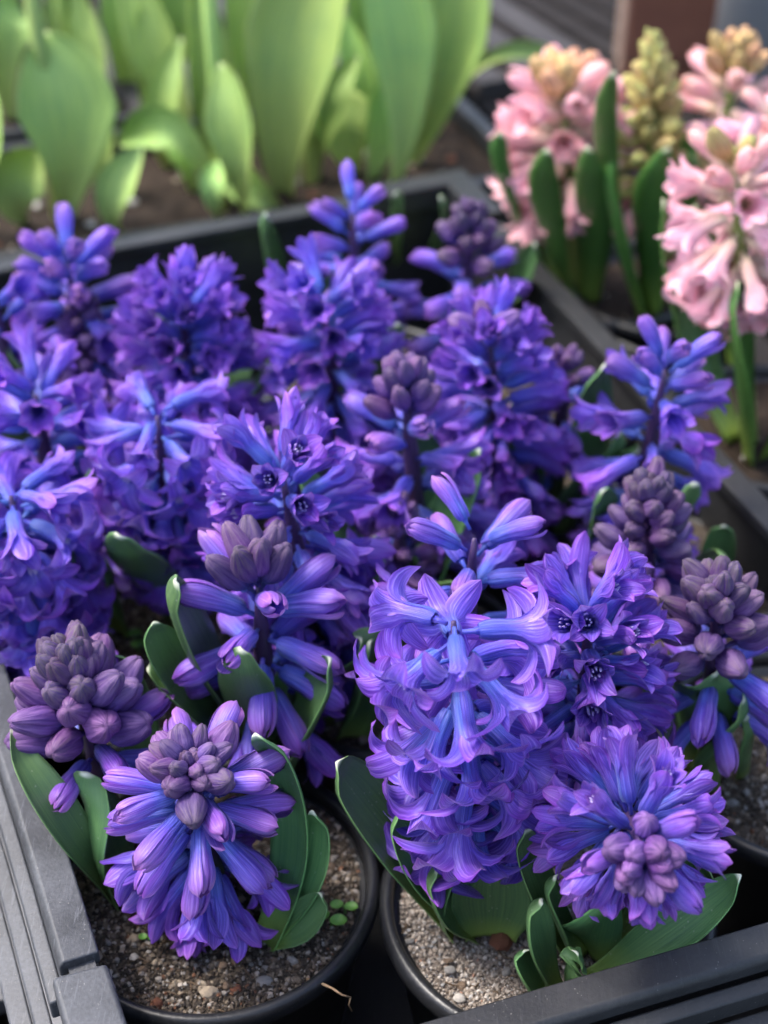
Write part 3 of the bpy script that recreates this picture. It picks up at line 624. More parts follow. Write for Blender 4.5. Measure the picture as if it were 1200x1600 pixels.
def tepal(stage, r0, az, inner, bend, res=(7, 15)):
    """one perianth segment: fused tube part and free lobe, floret axis +Z, metres"""
    nu, nv = res; s = np.linspace(0, 1, nv)
    J = lambda a: r0.uniform(-a, a)
    if stage == 'open':
        L = 2.75+J(.15); mid = 78+J(22); end = 135+J(38)
        keys = [(0, 34), (.10, 12), (.24, -5), (.40, 5), (.52, 28+J(8)), (.70, mid), (1, end)]; wmax = .40+J(.04); ls = .43
    elif stage == 'half':
        L = 2.5+J(.15); mid = 18+J(9); end = 48+J(26)
        keys = [(0, 34), (.10, 12), (.24, -4), (.48, 5), (.70, mid), (1, end)]; wmax = .37+J(.04); ls = .46
    elif stage == 'frill':
        L = 2.35+J(.2); mid = 14+J(12); end = 30+J(38)
        keys = [(0, 34), (.10, 12), (.24, -4), (.48, 5), (.70, mid), (1, end)]; wmax = .34+J(.05); ls = .46
    else:   # closed tube
        L = 2.2+J(.15)
        keys = [(0, 38), (.10, 16), (.25, 0), (.50, 10), (.70, 5+J(5)), (.86, -12+J(9)), (.97, -30+J(10)), (1, -40)]; wmax = .26; ls = .62
    L *= CM; wmax *= CM
    ph = np.radians(interp(s, keys)-(6 if inner else 0)*smooth01((s-.4)/.3))
    ds = np.diff(s, prepend=0)*L
    r = (.215 if not inner else .19)*CM+np.cumsum(np.sin(ph)*ds); z = np.cumsum(np.cos(ph)*ds)
    r = np.maximum(r, .03*CM)
    wt = r*math.tan(R(31))*(1.04 if not inner else .98)
    b = smooth01((s-ls+.05)/.2)
    tip = np.clip((s-.66)/.34, 0, 1)
    wl = wmax*np.power(np.clip(1-tip**2.3, 0, 1), .62)
    if stage == 'closed': wl = np.maximum(wt, .14*CM)*np.power(np.clip(1-np.clip((s-.80)/.2, 0, 1)**2.6, 0, 1), .55)
    w = wt*(1-b)+wl*b; w[-1] = max(w[-1], .02*CM)
    # cross-section depth: sector of the tube, then a channelled lobe
    ch = r0.uniform(.18, .42)
    k = .22*r*(1-b)+(ch*w*b if stage != 'closed' else .24*r*b)
    u = np.linspace(-1, 1, nu)
    U, S = np.meshgrid(u, np.arange(nv))
    side = J(.10)*CM*smooth01((s-.5)/.5)*(0 if stage == 'closed' else 1)
    tw = J(.5)*smooth01((s-.5)/.5)*(0 if stage == 'closed' else 1)
    lat = U*w[:, None]; dep = -k[:, None]*(np.abs(U)**2.2)
    # mid rib on the outside
    dep = dep+(.05*r*(1-b))[:, None]*np.exp(-(U/.25)**2)
    wav = .035*CM*np.sin(S*1.1+r0.uniform(0, 6))*(U**2)*b[:, None]*(0 if stage == 'closed' else 1)
    dep = dep+wav
    ct, st = np.cos(tw)[:, None], np.sin(tw)[:, None]
    lat, dep = lat*ct-dep*st, lat*st+dep*ct
    lat = lat+side[:, None]
    nx, nz = np.cos(ph), -np.sin(ph)                 # outward normal in the meridian plane
    X = r[:, None]+dep*nx[:, None]; Z = z[:, None]+dep*nz[:, None]; Y = lat
    ca, sa = math.cos(az), math.sin(az)
    P = np.stack([X*ca-Y*sa, X*sa+Y*ca, Z], -1).reshape(-1, 3)
    P = bendz(P, bend)
    uv = np.stack([(U+1)/2, np.repeat(s[:, None], nu, 1)], -1).reshape(-1, 2)
    return P, grid_faces(nu, nv), uv

def bendz(P, bend):
    # curve the flower towards local -Y with growing z
    if abs(bend) < 1e-4: return P
    K = bend/(2.2*CM); z = P[:, 2]; a = np.clip(z*K, -1.3, 1.3); Rr = 1/K
    y = P[:, 1]
    return np.stack([P[:, 0], -(Rr-(Rr+y)*np.cos(a)), (Rr+y)*np.sin(a)], -1)*np.array([1, 1, 1])

def heart(stage, r0, bend):
    """pedicel, throat lining and anthers of a floret"""
    mb = MB()
    V, F, U = tube([(0, 0, -.45*CM), (0, 0, -.15*CM), (0, 0, .06*CM)], [.075*CM, .08*CM, .16*CM], 7)
    mb.add(V, F, np.c_[U[:, 0], U[:, 1]*.05])
    pr = [(.16, .02), (.24, .25), (.25, .6), (.23, .95), (.27, 1.2)]
    n = 10; V = []; U = []
    for (r, z) in pr:
        for k in range(n): a = 6.2832*k/n; V.append((r*CM*math.cos(a), r*CM*math.sin(a), z*CM)); U.append((k/n, z/3))
    F = []
    for i in range(len(pr)-1):
        for k in range(n): F.append((i*n+k, i*n+(k+1) % n, (i+1)*n+(k+1) % n, (i+1)*n+k))
    mb.add(bendz(np.array(V), bend), F, U)
    return mb
def anthers(r0, bend, zt):
    mb = MB()
    for k in range(6):
        a = k*1.047+r0.uniform(-.2, .2); rr = r0.uniform(.10, .17)*CM
        V, F, U = tube([(rr*math.cos(a), rr*math.sin(a), zt-.3*CM), (rr*1.05*math.cos(a), rr*1.05*math.sin(a), zt-.15*CM), (rr*.9*math.cos(a), rr*.9*math.sin(a), zt)], [.035*CM, .05*CM, .02*CM], 5)
        mb.add(bendz(V, bend), F, U)
    return mb

VAR = {}
def build_variants(pm, key):
    for stage, cnt, extra in (('open', 10, 0), ('half', 10, 0), ('frill', 9, 4), ('closed', 8, 0)):
        lst = []
        for i in range(cnt):
            r0 = np.random.RandomState(100+i+hash_s(stage+key) % 1000)
            bend = {'open': .55, 'half': .42, 'frill': .12, 'closed': .30}[stage]*r0.uniform(.5, 1.25)
            petals = []; joined = MB()
            for k in range(6):
                P, F, uv = tepal(stage, r0, k*math.pi/3+r0.uniform(-.06, .06), k % 2, bend)
                petals.append(mesh_np('petal', P, F, pm, uv)); joined.add(P, F, uv)
            for k in range(extra):
                P, F, uv = tepal('frill', r0, k*math.pi/2+.4+r0.uniform(-.2, .2), True, bend, (5, 11))
                P = P*np.array([.62, .62, r0.uniform(.86, .97)])
                petals.append(mesh_np('petal', P, F, pm, uv)); joined.add(P, F, uv)
            h = heart(stage, r0, bend); hm = h.mesh('floret', pm)
            joined.add(np.vstack(h.V), h.F, np.vstack(h.U))
            am = anthers(r0, bend, {'open': 1.5, 'half': 1.75, 'frill': 1.9, 'closed': 1.8}[stage]*CM).mesh('anthers', M['anther'])
            lst.append((hm, petals, am, joined.mesh('floret', pm)))
        VAR[key, stage] = lst
def hash_s(t): return sum(ord(ch)*(i+3) for i, ch in enumerate(t))

def bud_mesh(r0, mat, slim=1.):
    nu, nv = 24, 12; V = []; U = []
    L = 1.35*CM*r0.uniform(.9, 1.12)
    tw = r0.uniform(-.25, .25); ph0 = r0.uniform(0, 6)
    for j in range(nv):
        t = j/(nv-1)
        r = (.09+.36*math.sin(math.pi*min(1, (t*.93+.03))**.92)**.72)*CM*slim*(1+.05*math.sin(t*9+ph0))
        if t > .93: r *= .72
        for i in range(nu):
            a = 2*math.pi*i/nu
            g3 = abs(math.sin(1.5*(a+ph0+tw*t)))           # three outer segments
            g6 = abs(math.sin(3*(a+ph0+tw*t)))
            f = 1-.24*(1-g3)**1.6*min(1, t*2.5)-.07*(1-g6)**2+.03*math.cos(2*a+ph0)
            # the segment tips part slightly
            z = L*(t-.05*(1-g3)*max(0, t-.75)*4)
            V.append((r*f*math.cos(a), r*f*math.sin(a), z)); U.append((i/nu, t))
    n = len(V); V.append((0, 0, L*.985)); U.append((0, 1))
    F = []
    for j in range(nv-1):
        for i in range(nu):
            i2 = (i+1) % nu; F.append((j*nu+i, j*nu+i2, (j+1)*nu+i2, (j+1)*nu+i))
    for i in range(nu): F.append(((nv-1)*nu+i, (nv-1)*nu+(i+1) % nu, n))
    mb = MB(); P = np.array(V); P = bendz(P, r0.uniform(.05, .3)); mb.add(P, F, U)
    Vt, Ft, Ut = tube([(0, 0, -.45*CM), (0, 0, .02*CM)], [.06*CM, .10*CM], 6); mb.add(Vt, Ft, np.c_[Ut[:, 0], Ut[:, 1]*.02])
    return mb.mesh('bud', mat)
for key, pm, bmt in (('v', M['petal'], M['bud']), ('p', M['pink'], M['pinkbud'])):
    build_variants(pm, key)
    VAR[key, 'bud'] = [bud_mesh(np.random.RandomState(70+i), bmt, .95+.03*i) for i in range(6)]

# ------------------------------------------------------------------ leaves
def strap(a, b, c, width, inward, mat, hood=1., channel=.42, thick=.0013, prof='hyacinth', nv=26, nu=9, seed=0):
    """thick channelled leaf along a curve; world coordinates"""
    r0 = np.random.RandomState(seed); inward = Vector(inward)
    top = []; bot = []; uv = []
    w0 = width*CM/2
    ph = r0.uniform(0, 6); tw = r0.uniform(-.25, .25)
    for j in range(nv):
        t = j/(nv-1); e = .004
        p = bez(a, b, c, t); tan = (bez(a, b, c, min(1, t+e))-bez(a, b, c, max(0, t-e))).normalized()
        lat = tan.cross(inward).normalized(); nr = lat.cross(tan).normalized()      # adaxial side
        q = Matrix.Rotation(tw*t, 3, tan); lat = q @ lat; nr = q @ nr
        if prof == 'hyacinth':
            w = w0*(.62+.38*smooth01(t/.5))*float(np.clip(1-np.clip((t-.52)/.48, 0, 1)**2.3, 0, 1))**.66
        else:
            w = w0*(.15+.85*float(np.clip(t/.62, 0, 1))**1.35)*float(np.clip(1-np.clip((t-.55)/.45, 0, 1)**2.0, 0, 1))**.75
        w = max(w, .0006)
        chd = channel*w*(1-.25*t)
        lift = hood*.0035*smooth01((t-.86)/.14)
        wob = .0006*math.sin(t*7+ph)
        for i in range(nu):
            u = -1+2*i/(nu-1)
            pp = p+lat*(w*math.sin(u*1.25)/math.sin(1.25))+nr*(chd*(u*u)*1.15+lift+wob*u)
            th = thick*(1-.55*abs(u)**3)*(1-.5*t)+.0002
            top.append(tuple(pp+nr*th*.5)); bot.append(tuple(pp-nr*th*(.5+.3*(1-u*u)))); uv.append(((u+1)/2, t))
    n = nu*nv; V = np.array(top+bot); F = grid_faces(nu, nv)+grid_faces(nu, nv, n, True)
    for j in range(nv-1):
        l0 = j*nu; l1 = l0+nu; F.append((l0, l1, n+l1, n+l0)); r_0 = j*nu+nu-1; r_1 = r_0+nu; F.append((r_0, n+r_0, n+r_1, r_1))
    for i in range(nu-1):
        F.append((i, n+i, n+i+1, i+1)); k = (nv-1)*nu+i; F.append((k, k+1, n+k+1, n+k))
    return V, F, np.array(uv+uv)

# ------------------------------------------------------------------ hyacinth plants
GOLD = 2.39996
def hyacinth(key, label, seq, f0=.35, scale=1., elev=(-28, 8, 62), grav=.18, full=True, fam='v', grey=(.9, .2), group='violet hyacinths in flower and in bud',
             bend=(0, 0), leaves=0, name='hyacinth', seed=None, stemr=.0042, apex_bud=True, budscale=(1., .55), jitter=.18, late=0., topscale=.84, budlong=1.):
    base, apex = (Vector(v) for v in PL[key])
    seed = hash_s(key) if seed is None else seed
    r0 = random.Random(seed)
    root = link(name, None, None, base); tag(root, label, 'flower', group)
    mid = (base+apex)/2+Vector((*bend, 0)[:3])
    axis = lambda t: bez(base, mid, apex, t)
    # stem
    pts = [axis(i/14*.985)-base for i in range(15)]
    V, F, U = tube(pts, [stemr*(1.05-.45*i/14)*(1 if i < 11 else (.92, .72, .5, .3)[i-11]) for i in range(15)], 10)
    link('stem', mesh_np('stem', V, F, M['stem'] if fam == 'v' else M['pinkstem'], U), root)
    items = [st for st, n in seq for _ in range(n)]
    sp = {'open': 1., 'half': .95, 'frill': .85, 'closed': .85, 'bud': .52}
    nb = sum(1 for i in items if i == 'bud'); bi = 0
    ws = []
    for st in items:
        if st == 'bud': ws.append(sp[st]*(1-.45*bi/max(1, nb))); bi += 1
        else: ws.append(sp[st])
    cum = np.cumsum(ws)-np.array(ws)/2; cum = cum/sum(ws)
    th = r0.uniform(0, 6.28); bi = 0
    for i, st in enumerate(items):
        q = float(cum[i]); t = f0+(1-f0)*q; th += GOLD+r0.uniform(-jitter, jitter)
        p = axis(t); ax = (axis(min(1, t+.02))-axis(t-.02)).normalized()
        e1 = ax.cross(Vector((0, 1, .2))).normalized(); e2 = ax.cross(e1)
        rad = e1*math.cos(th)+e2*math.sin(th)
        el = R(float(np.interp(q, (0, .5, 1), elev))+r0.uniform(-8, 8))
        d = (rad*math.cos(el)+ax*math.sin(el)); d.z -= grav*(1-q)*(1 if st != 'bud' else .2); d.normalize()
        up = ax-d*ax.dot(d)
        if up.length < 1e-3: up = Vector((0, 0, 1))-d*d.z
        up.normalize(); xx = up.cross(d).normalized()
        Rm = Matrix((xx, up, d)).transposed().to_4x4()
        s = scale*r0.uniform(.9, 1.08)*(1 if st == 'bud' else float(np.interp(q, (0, .7, 1), (1, 1, topscale))))
        gr = float(np.clip(np.interp(q, (0, 1), (grey[1], grey[0]))+r0.uniform(-.15, .15), 0, 1))
        if st == 'bud':
            bq = bi/max(1, nb-1); bi += 1; s *= budscale[0]*(1-bq)+budscale[1]*bq
            o = link('bud', r0.choice(VAR[fam, 'bud']), root); o.color = (gr, 0, 0, 1)
            o.matrix_basis = Matrix.Translation(p-base+d*(stemr*.8+.40*CM*s*(1-.75*bq))) @ Rm @ Matrix.Rotation(r0.uniform(0, 6.28), 4, 'Z') @ Matrix.Diagonal((s, s, s*budlong, 1))
            continue
        hm, petals, am, joined = r0.choice(VAR[fam, st])
        Mx = Matrix.Translation(p-base+d*(stemr*.7+.38*CM)) @ Rm @ Matrix.Rotation(r0.uniform(-.35, .35), 4, 'Z') @ Matrix.Scale(s, 4)
        gt = (r0.uniform(.2, .75) if st == 'closed' else r0.uniform(0, .35)*(.4+late))
        if full:
            o = link('floret', hm, root); o.matrix_basis = Mx; o.color = (0, 0, 0, 1)
            for pm in petals:
                c = link('petal', pm, o); c.color = (gt, 0, 0, 1)
            if st != 'closed': link('anthers', am, o)
        else:
            o = link('floret', joined, root); o.matrix_basis = Mx; o.color = (gt, 0, 0, 1)
    if apex_bud and items[-1] == 'bud':
        ax = (axis(1)-axis(.96)).normalized()
        for k in range(4):
            o = link('bud', VAR[fam, 'bud'][k], root); o.color = (grey[0], 0, 0, 1)
            dd = (ax+Vector((r0.uniform(-.4, .4), r0.uniform(-.4, .4), 0))*(1 if k else 0)).normalized()
            o.matrix_basis = Matrix.Translation(apex-base+dd*.0005) @ dd.to_track_quat('Z', 'Y').to_matrix().to_4x4() @ Matrix.Scale(scale*budscale[1]*.9, 4)
    lm = M['leaf'] if fam == 'v' else M['pinkleaf']
    for li, (k, w, a, b, c) in enumerate(LEAVES):
        if k != key: continue
        a2, b2, c2 = Vector(a), Vector(b), Vector(c)
        inw = Vector((base.x-c2.x, base.y-c2.y, 0))
        if inw.length < .008: inw = Vector((0, -1, 0))
        inw = inw.normalized()*(.65 if li == 12 else .45)+Vector((0, -.5 if li != 12 else -.4, .75))
        V, F, U = strap(a2-base, b2-base, c2-base, w, inw, lm, seed=li)
        link('leaf', mesh_np('leaf', V, F, lm, U), root)
    for k in range(leaves):
        a = r0.uniform(0, 6.28) if leaves < 3 else k*6.283/leaves+r0.uniform(-.4, .4)
        dv = Vector((math.cos(a), math.sin(a), 0)); h = r0.uniform(.055, .085)
        V, F, U = strap(dv*.006, dv*.020+Vector((0, 0, h*.55)), dv*r0.uniform(.028, .05)+Vector((0, 0, h)), r0.uniform(1.6, 2.4), -dv+Vector((0, 0, .6)), lm, seed=seed+k)
        link('leaf', mesh_np('leaf', V, F, lm, U), root)
    return root

B = [('bud', 1)]
hyacinth('P1', 'round blue violet hyacinth with mauve buds on top, drooping over dark grit', [('frill', 4), ('half', 13), ('closed', 22), ('bud', 18)], f0=.34, elev=(-38, -8, 50), grav=.22, scale=1.02, grey=(.75, .25), leaves=0, topscale=.74)
hyacinth('P2', 'short hyacinth of tight grey mauve buds like a cone, beside the grey tray side', [('closed', 7), ('bud', 36)], f0=.52, elev=(14, 40, 74), grav=.05, scale=1.02, grey=(1., .15), budscale=(1.3, .8), budlong=1.12)
hyacinth('P3', 'loose hyacinth with bare dark stem, spaced blue tubes and upright greyish buds on top', [('half', 5), ('closed', 18), ('bud', 8)], f0=.38, elev=(-28, 0, 68), grav=.12, scale=1.12, grey=(.85, .6), budscale=(.88, .92), jitter=.3, topscale=.95, apex_bud=False, budlong=1.45)
hyacinth('P4', 'tall fully open hyacinth with curled back violet petals in the pale sandy pot', [('open', 34)], f0=.37, elev=(-38, -28, -4), grav=.28, scale=1.06, jitter=.25, topscale=.86)
hyacinth('P5', 'dense round frilly violet hyacinth behind the one drooping over the front rail', [('open', 8), ('frill', 34), ('half', 8)], f0=.40, elev=(-35, 5, 66), grav=.15, scale=1.04)
hyacinth('P6', 'squat hyacinth with pinkish mauve buds at its tip, leaning out over the front rail', [('half', 8), ('frill', 27), ('closed', 3), ('bud', 12)], f0=.52, elev=(-20, 4, 62), grav=.05, scale=.86, grey=(.35, .35), budscale=(1.0, .82), late=.6, bend=(.002, .019, .012), apex_bud=False)
hyacinth('P7', 'hyacinth with grey bud clusters above blue tubes, over gritty soil by the tray edge', [('half', 3), ('closed', 11), ('bud', 26)], f0=.40, elev=(-25, 12, 66), grav=.08, scale=1.0, grey=(1., .35), budscale=(1.1, .75), budlong=1.15)
hyacinth('P8', 'dark bud cone standing behind the round frilly hyacinth', [('closed', 5), ('bud', 40)], f0=.40, elev=(-18, 20, 66), grav=.05, scale=1.16, grey=(1., .55), full=False)
hyacinth('P9', 'loose violet hyacinth standing alone beside the side rail of the tray', [('half', 32), ('closed', 8)], f0=.22, elev=(-35, -5, 60), grav=.24, scale=.98, leaves=1, full=False)
hyacinth('P10', 'tall open violet hyacinth behind the loose one with a bare stem', [('open', 20), ('half', 18), ('frill', 16)], f0=.34, elev=(-42, -14, 52), grav=.2, scale=1.02)
hyacinth('P11', 'hyacinth with a tower of mauve buds above half open flowers, between two dense ones', [('half', 22), ('closed', 4), ('bud', 18)], f0=.25, elev=(-25, 10, 72), grav=.12, scale=1.0, grey=(.65, .45), leaves=2, budlong=1.2, budscale=(.92, .7), full=False)
hyacinth('P12', 'sparse hyacinth of a few lilac tubes behind the tall fully open one', [('half', 14), ('closed', 6)], f0=.40, elev=(-25, 5, 45), grav=.08, scale=1.0, jitter=.3)
hyacinth('P13', 'dense violet hyacinth with a small cluster of mauve buds in its middle', [('half', 16), ('frill', 46), ('bud', 5)], f0=.22, elev=(-32, 2, 58), grav=.15, scale=1.0, full=False, grey=(.4, .3), leaves=2)
hyacinth('P14', 'blurred hyacinth with a dark grey bud tip in the back corner of the tray', [('half', 4), ('closed', 14), ('bud', 22)], f0=.35, elev=(-25, 10, 66), grav=.1, full=False, grey=(1., .4), leaves=2)
hyacinth('P15', 'tall dense violet hyacinth with pale outward petals in the middle of the tray', [('open', 12), ('half', 52)], f0=.22, elev=(-32, -2, 50), grav=.2, scale=1.02, full=False, leaves=2)
hyacinth('P16', 'small blurred hyacinth with spiky tubes at the back rail before the tulips', [('half', 12), ('closed', 12)], f0=.40, elev=(-22, 5, 62), grav=.08, scale=.95, full=False, jitter=.3, leaves=2)
hyacinth('P17', 'broad dense frilly violet hyacinth in front of the back tray rail', [('half', 12), ('frill', 68)], f0=.22, elev=(-32, 2, 60), grav=.14, scale=1.06, full=False, leaves=2)
hyacinth('P18', 'open violet hyacinth with drooping curled flowers before the broad frilly one', [('open', 40), ('half', 6)], f0=.40, elev=(-50, -30, 10), grav=.28, scale=1.0)
hyacinth('P19', 'violet hyacinth with long blue tubes beside the open drooping one', [('open', 10), ('half', 32)], f0=.34, elev=(-30, 0, 50), grav=.16, scale=1.0, leaves=1, full=False)
hyacinth('P20', 'open hyacinth with long curled petals hanging over the bare brown soil', [('open', 38), ('half', 6)], f0=.42, elev=(-50, -30, 15), grav=.28, scale=1.05)
hyacinth('P21', 'small dark purple bud cone behind the open drooping hyacinth', [('closed', 2), ('bud', 40)], f0=.38, elev=(-18, 20, 66), grav=.05, full=False, grey=(.55, .35), leaves=2)
hyacinth('P22', 'loose blurred hyacinth with spreading tubes in front of the broad tulip leaf', [('half', 22), ('closed', 14)], f0=.38, elev=(-25, 2, 60), grav=.1, scale=1.06, full=False, jitter=.3, leaves=2)
hyacinth('P23', 'half hidden violet hyacinth next to the small dark purple bud cone', [('half', 18)], f0=.35, elev=(-25, 2, 60), grav=.12, full=False, leaves=1)
hyacinth('P24', 'tiny dark bud cluster low between the leaves behind the sparse hyacinth', [('bud', 22)], f0=.55, elev=(0, 30, 70), grav=.0, scale=.8, full=False, grey=(.7, .4), leaves=2)
hyacinth('P25', 'shaded hyacinth bud hidden behind the dense one with mauve buds', [('closed', 10), ('bud', 14)], f0=.35, elev=(-20, 10, 66), grav=.05, scale=.9, full=False, grey=(.6, .3), leaves=2)
PG = 'pink hyacinths beyond the tray'
hyacinth('K1', 'pink hyacinth with apricot buds on top beside the tray corner', [('half', 12), ('frill', 18), ('closed', 7), ('bud', 14)], f0=.52, elev=(-22, 10, 66), scale=1.36, fam='p', full=False, grey=(.3, .0), group=PG, leaves=1, budlong=1.2)
hyacinth('K2', 'pale green hyacinth bud spike between two pink hyacinths', [('closed', 6), ('bud', 62)], f0=.42, elev=(-10, 40, 80), scale=1.36, fam='p', full=False, grey=(1., .9), group=PG, budscale=(.85, .42), late=1., budlong=1.35)
hyacinth('K3', 'peach hyacinth with yellowish buds farther back by the grey post', [('half', 10), ('closed', 10), ('bud', 16)], f0=.5, elev=(-25, 15, 66), scale=1.25, fam='p', full=False, grey=(.4, .1), group=PG, leaves=2, budscale=(.85, .5), budlong=1.3)
hyacinth('K4', 'pink hyacinth with cream flowers partly behind the open pink one', [('half', 24), ('closed', 6)], f0=.55, elev=(-30, 5, 55), scale=1.0, fam='p', full=False, group=PG, leaves=2)
hyacinth('K5', 'open pale pink hyacinth with yellow green tips, tallest leaves, near the tray side', [('open', 6), ('half', 20), ('closed', 6), ('bud', 3)], f0=.62, elev=(-34, 2, 60), scale=1.15, fam='p', full=False, grey=(.9, .2), group=PG, leaves=0)
for i, (k, lab) in enumerate((('K1', 'black pot holding the apricot topped pink hyacinth'), ('K2', 'black pot holding the pale green bud spike'), ('K5', 'black pot holding the open pale pink hyacinth'))):
    b = PL[k][0]; pot(lab, (b[0]+.012, b[1]+.006), 'brown', 0, 14, 60+i, group='black pots of pink hyacinths', soilmat='darksoil')

# ------------------------------------------------------------------ tulips
TL = {'T1': 'tulip plant with one very broad upright leaf behind the back tray rail', 'T2': 'tulip plant with a leaf folded over beside upright pointed ones',
      'T3': 'tulip plant with a wide pale leaf narrowing to a thick stem', 'T4': 'tulip plant with tall grey green leaves and one long leaf arching towards the pink hyacinths',
      'T5': 'tall tulip plant standing behind the folded tulip leaf', 'T6': 'tulip plant at the back beside a red tulip bud', 'T7': 'tulip plant rising behind the wide pale leaf'}
for key, lab in TL.items():
    lv = [t for t in TULIPS if t[0] == key]
    bx = sum(t[2][0] for t in lv)/len(lv); by = sum(t[2][1] for t in lv)/len(lv); base = Vector((bx, by, .075))
    root = link('tulip_plant', None, None, base); tag(root, lab, 'tulip', 'tulip plants behind the hyacinth tray')
    V, F, U = tube([(0, 0, -.01), (.002, .004, .09), (.0, .006, .20)], [.0055, .005, .0045], 10)
    link('stem', mesh_np('stem', V, F, M['tulip'], U), root)
    for i, (k, w, a, b, c) in enumerate(lv):
        a, b, c = Vector(a)-base, Vector(b)-base, Vector(c)-base
        V, F, U = strap(a, b, c, w, Vector((.55*math.sin(i*2.3+hash_s(key)), -1, .45)), M['tulip'], hood=.4, channel=.62, thick=.0010, prof='tulip', seed=200+i+hash_s(key), nv=30, nu=11)
        link('leaf', mesh_np('leaf', V, F, M['tulip'], U), root)
# red bud at the far back
mb = MB()
V = []; U = []
for j in range(9):
    t = j/8; r = .012*math.sin(math.pi*min(.97, t*.86+.12))**.7
    for i in range(18):
        a = 6.2832*i/18; f = 1-.12*(1-abs(math.sin(1.5*a)))**2
        V.append((r*f*math.cos(a), r*f*math.sin(a), .035*t)); U.append((i/18, t))
F = [(j*18+i, j*18+(i+1) % 18, (j+1)*18+(i+1) % 18, (j+1)*18+i) for j in range(8) for i in range(18)]
mb.add(V, F, U)
rt = link('tulip_flower', None, None, (-.245, 1.16, .075)); tag(rt, 'small closed red tulip bud among the farthest leaves', 'tulip')
o = link('bud', mb.mesh('bud', M['tulipbud']), rt); o.location = (0.005, 0, .055)
V, F, U = tube([(0, 0, 0), (.002, 0, .03), (.005, 0, .058)], [.004, .0038, .0036], 8); link('stem', mesh_np('stem', V, F, M['tulip'], U), rt)

# tulip boxes
def planter(label, cx, cy, w, d, h, yaw, soilz, group):
    root = link('planter_box', None, None, (cx, cy, 0)); root.rotation_euler = (0, 0, yaw); tag(root, label, 'planter', group)
    t = .004
    for nm, lo, hi in (('side', (-w/2, -d/2, 0), (w/2, -d/2+t, h)), ('side', (-w/2, d/2-t, 0), (w/2, d/2, h)),
                       ('side', (-w/2, -d/2+t+.0005, 0), (-w/2+t, d/2-t-.0005, h)), ('side', (w/2-t, -d/2+t+.0005, 0), (w/2, d/2-t-.0005, h))):
        mb = MB(); mb.box(lo, hi); bevel(link(nm, mb.mesh(nm, M['tray'], False), root), .001)
    for nm, lo, hi in (('rim', (-w/2-.006, -d/2-.006, h), (w/2+.006, -d/2+.004, h+.006)), ('rim', (-w/2-.006, d/2-.004, h), (w/2+.006, d/2+.006, h+.006)),
                       ('rim', (-w/2-.006, -d/2+.0045, h), (-w/2+.004, d/2-.0045, h+.006)), ('rim', (w/2-.004, -d/2+.0045, h), (w/2+.006, d/2-.0045, h+.006))):
        mb = MB(); mb.box(lo, hi); bevel(link(nm, mb.mesh(nm, M['tray'], False), root), .0015)
    nx, ny = 40, 24; V = []
    for j in range(ny):
        for i in range(nx):
            x = -w/2+t+.001+(w-2*t-.002)*i/(nx-1); y = -d/2+t+.001+(d-2*t-.002)*j/(ny-1)
            V.append((x, y, soilz+.006*noise.noise(Vector((x*40, y*40, cx*9)))))
    link('soil', mesh_np('soil', V, grid_faces(nx, ny), M['darksoil']), root)
    r1 = random.Random(int(cx*1000)+5)
    for k in range(60):
        x, y = r1.uniform(-w/2+.012, w/2-.012), r1.uniform(-d/2+.012, d/2-.012); s = r1.uniform(.002, .004)
        o = link('pebble', r1.choice(pebble_meshes)[1], root); o.scale = (s, s, s); o.location = (x, y, soilz+.006*noise.noise(Vector((x*40, y*40, cx*9)))+s*.2); o.rotation_euler = (0, 0, r1.uniform(0, 6))
    return root
planter('black planter box of brown soil holding the nearer tulips', -.10, .905, .36, .155, .085, R(20), .076, 'planter boxes of tulips')
planter('black planter box holding the farther tulips', -.155, 1.085, .40, .165, .085, R(20), .076, 'planter boxes of tulips')

# ------------------------------------------------------------------ far background
cr = link('slatted_crate', None, None, (-.075, 1.19, 0)); cr.rotation_euler = (0, 0, R(24)); tag(cr, 'empty dark slatted crate standing behind the pink hyacinths', 'crate')
for i in range(9):
    mb = MB(); mb.box((-.012, -.20, 0), (.012, .20, .010)); o = link('slat', mb.mesh('slat', M['slat'], False), cr); o.location = (-.16+i*.040, 0, .085)
for y in (-.17, 0., .17):
    mb = MB(); mb.box((-.19, -.010, 0), (.19, .010, .014)); o = link('cross_slat', mb.mesh('cross_slat', M['slat'], False), cr); o.location = (0, y, .0705)
for x in (-.18, .18):
    for y in (-.19, .19):
        mb = MB(); mb.box((-.012, -.012, 0), (.012, .012, .070)); o = link('leg', mb.mesh('leg', M['slat'], False), cr); o.location = (x, y, 0)
wl = link('brick_wall', None, None, (.47, 1.27, -.05)); wl.rotation_euler = (0, 0, R(-4)); tag(wl, 'red brown brick wall behind the flower bench', 'wall')
mb = MB(); mb.box((-.26, .004, 0), (.8, .08, .55)); link('mortar', mb.mesh('mortar', M['mortar'], False), wl)
mb = MB(); mb.box((-.104, -.004, -.031), (.104, .05, .031)); bk = mb.mesh('brick', M['wall'], False)
mb = MB(); mb.box((-.051, -.004, -.031), (.051, .05, .031)); hb = mb.mesh('brick', M['wall'], False)
for j in range(8):
    if j % 2: o = link('brick', hb, wl); o.location = (-.206, 0, .034+j*.068)
    for i in range(4):
        o = link('brick', bk, wl); o.location = (-.153+i*.213+(j % 2)*.106, 0, .034+j*.068)
po = link('metal_post', None, None, (.296, 1.20, -.036)); tag(po, 'upright grey metal post behind the pink hyacinths', 'post')
V, F, U = tube([(0, 0, 0), (0, 0, .3), (0, 0, .6)], [.026, .026, .026], 24); link('pole', mesh_np('pole', V, F, M['post'], U), po)
V, F = lathe([(.045, 0), (.045, .006), (.030, .009), (.0265, .030), (.0261, .030)], 32); link('foot_plate', mesh_np('foot_plate', V, F, M['post']), po)

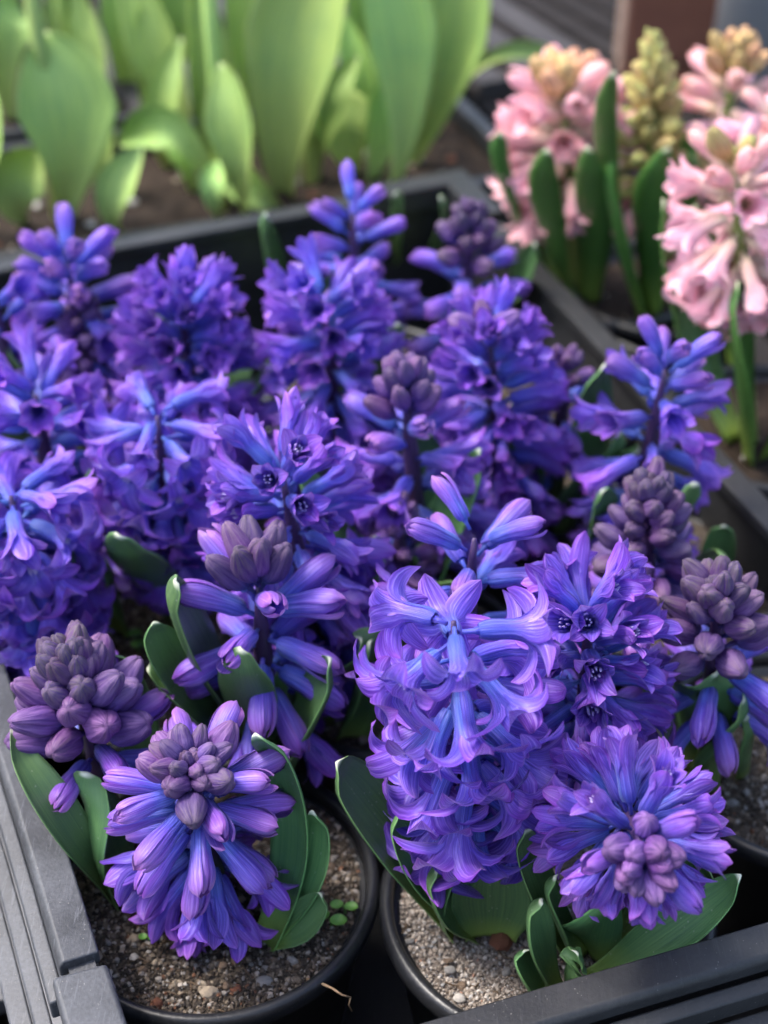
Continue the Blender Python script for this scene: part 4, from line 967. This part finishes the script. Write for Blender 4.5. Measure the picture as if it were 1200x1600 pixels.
# ------------------------------------------------------------------ seedlings and dry root
def seedling(x, y, s, lab, n=2):
    root = link('seedling', None, None, (x, y, SOIL)); tag(root, lab, 'seedling', 'tiny green seedlings in the dark pot')
    V, F, U = tube([(0, 0, -.002), (.0004, 0, .002), (0, 0, .0045*s)], [.0005, .0004, .0004], 6); link('stem', mesh_np('stem', V, F, M['seed'], U), root)
    for k in range(n):
        a = k*6.283/n+.5+x*50
        V = []; 
        nn = 14
        ctr = Vector((math.cos(a)*.0030*s, math.sin(a)*.0030*s, .0048*s))
        V.append(tuple(ctr-Vector((0, 0, .0003))))
        for ring, zz in ((.6, .0001), (1., .0006)):
            for i in range(nn):
                b = 6.2832*i/nn; V.append(tuple(ctr+Vector((math.cos(b)*.0027*s*ring, math.sin(b)*.0023*s*ring, zz*s))))
        F = [(0, 1+i, 1+(i+1) % nn) for i in range(nn)]+[(1+i, 1+nn+i, 1+nn+(i+1) % nn, 1+(i+1) % nn) for i in range(nn)]
        link('leaf', mesh_np('leaf', V, F, M['seed']), root)
for a in [
    (-0.0755, 0.2959, 0.55, 'pair of pale seedling leaves under the drooping round hyacinth'),
    (-0.0174, 0.3018, 1.0, 'round leaved green seedling near the pot rim, in dark grit'),
    (-0.013, 0.3074, 0.8, 'small single seedling beside the round leaved one'),
    (-0.0975, 0.435, 1.1, 'bright green seedling in the bare brown soil behind the bud cone')]: seedling(*a)
rp = [(-0.0239, 0.28, 0.096), (-0.0198, 0.2774, 0.098), (-0.0156, 0.2727, 0.1015), (-0.0127, 0.2711, 0.1005), (-0.0102, 0.2718, 0.0985), (-0.0108, 0.2715, 0.095), (-0.0099, 0.2713, 0.092)]
rb = Vector(rp[0]); rr = link('dry_root', None, None, rb); tag(rr, 'thin dry brown root trailing over the rim of the dark pot', 'root')
pp = [Vector(p)-rb for p in rp]
for i, (a, b, r) in enumerate(((0, 4, .0005), (4, 6, .0003))):
    P = pp[a:b+1]; V, F, U = tube(P, [r*(1-.12*k) for k in range(len(P))], 6); link('root_strand', mesh_np('root_strand', V, F, M['root'], U), rr)
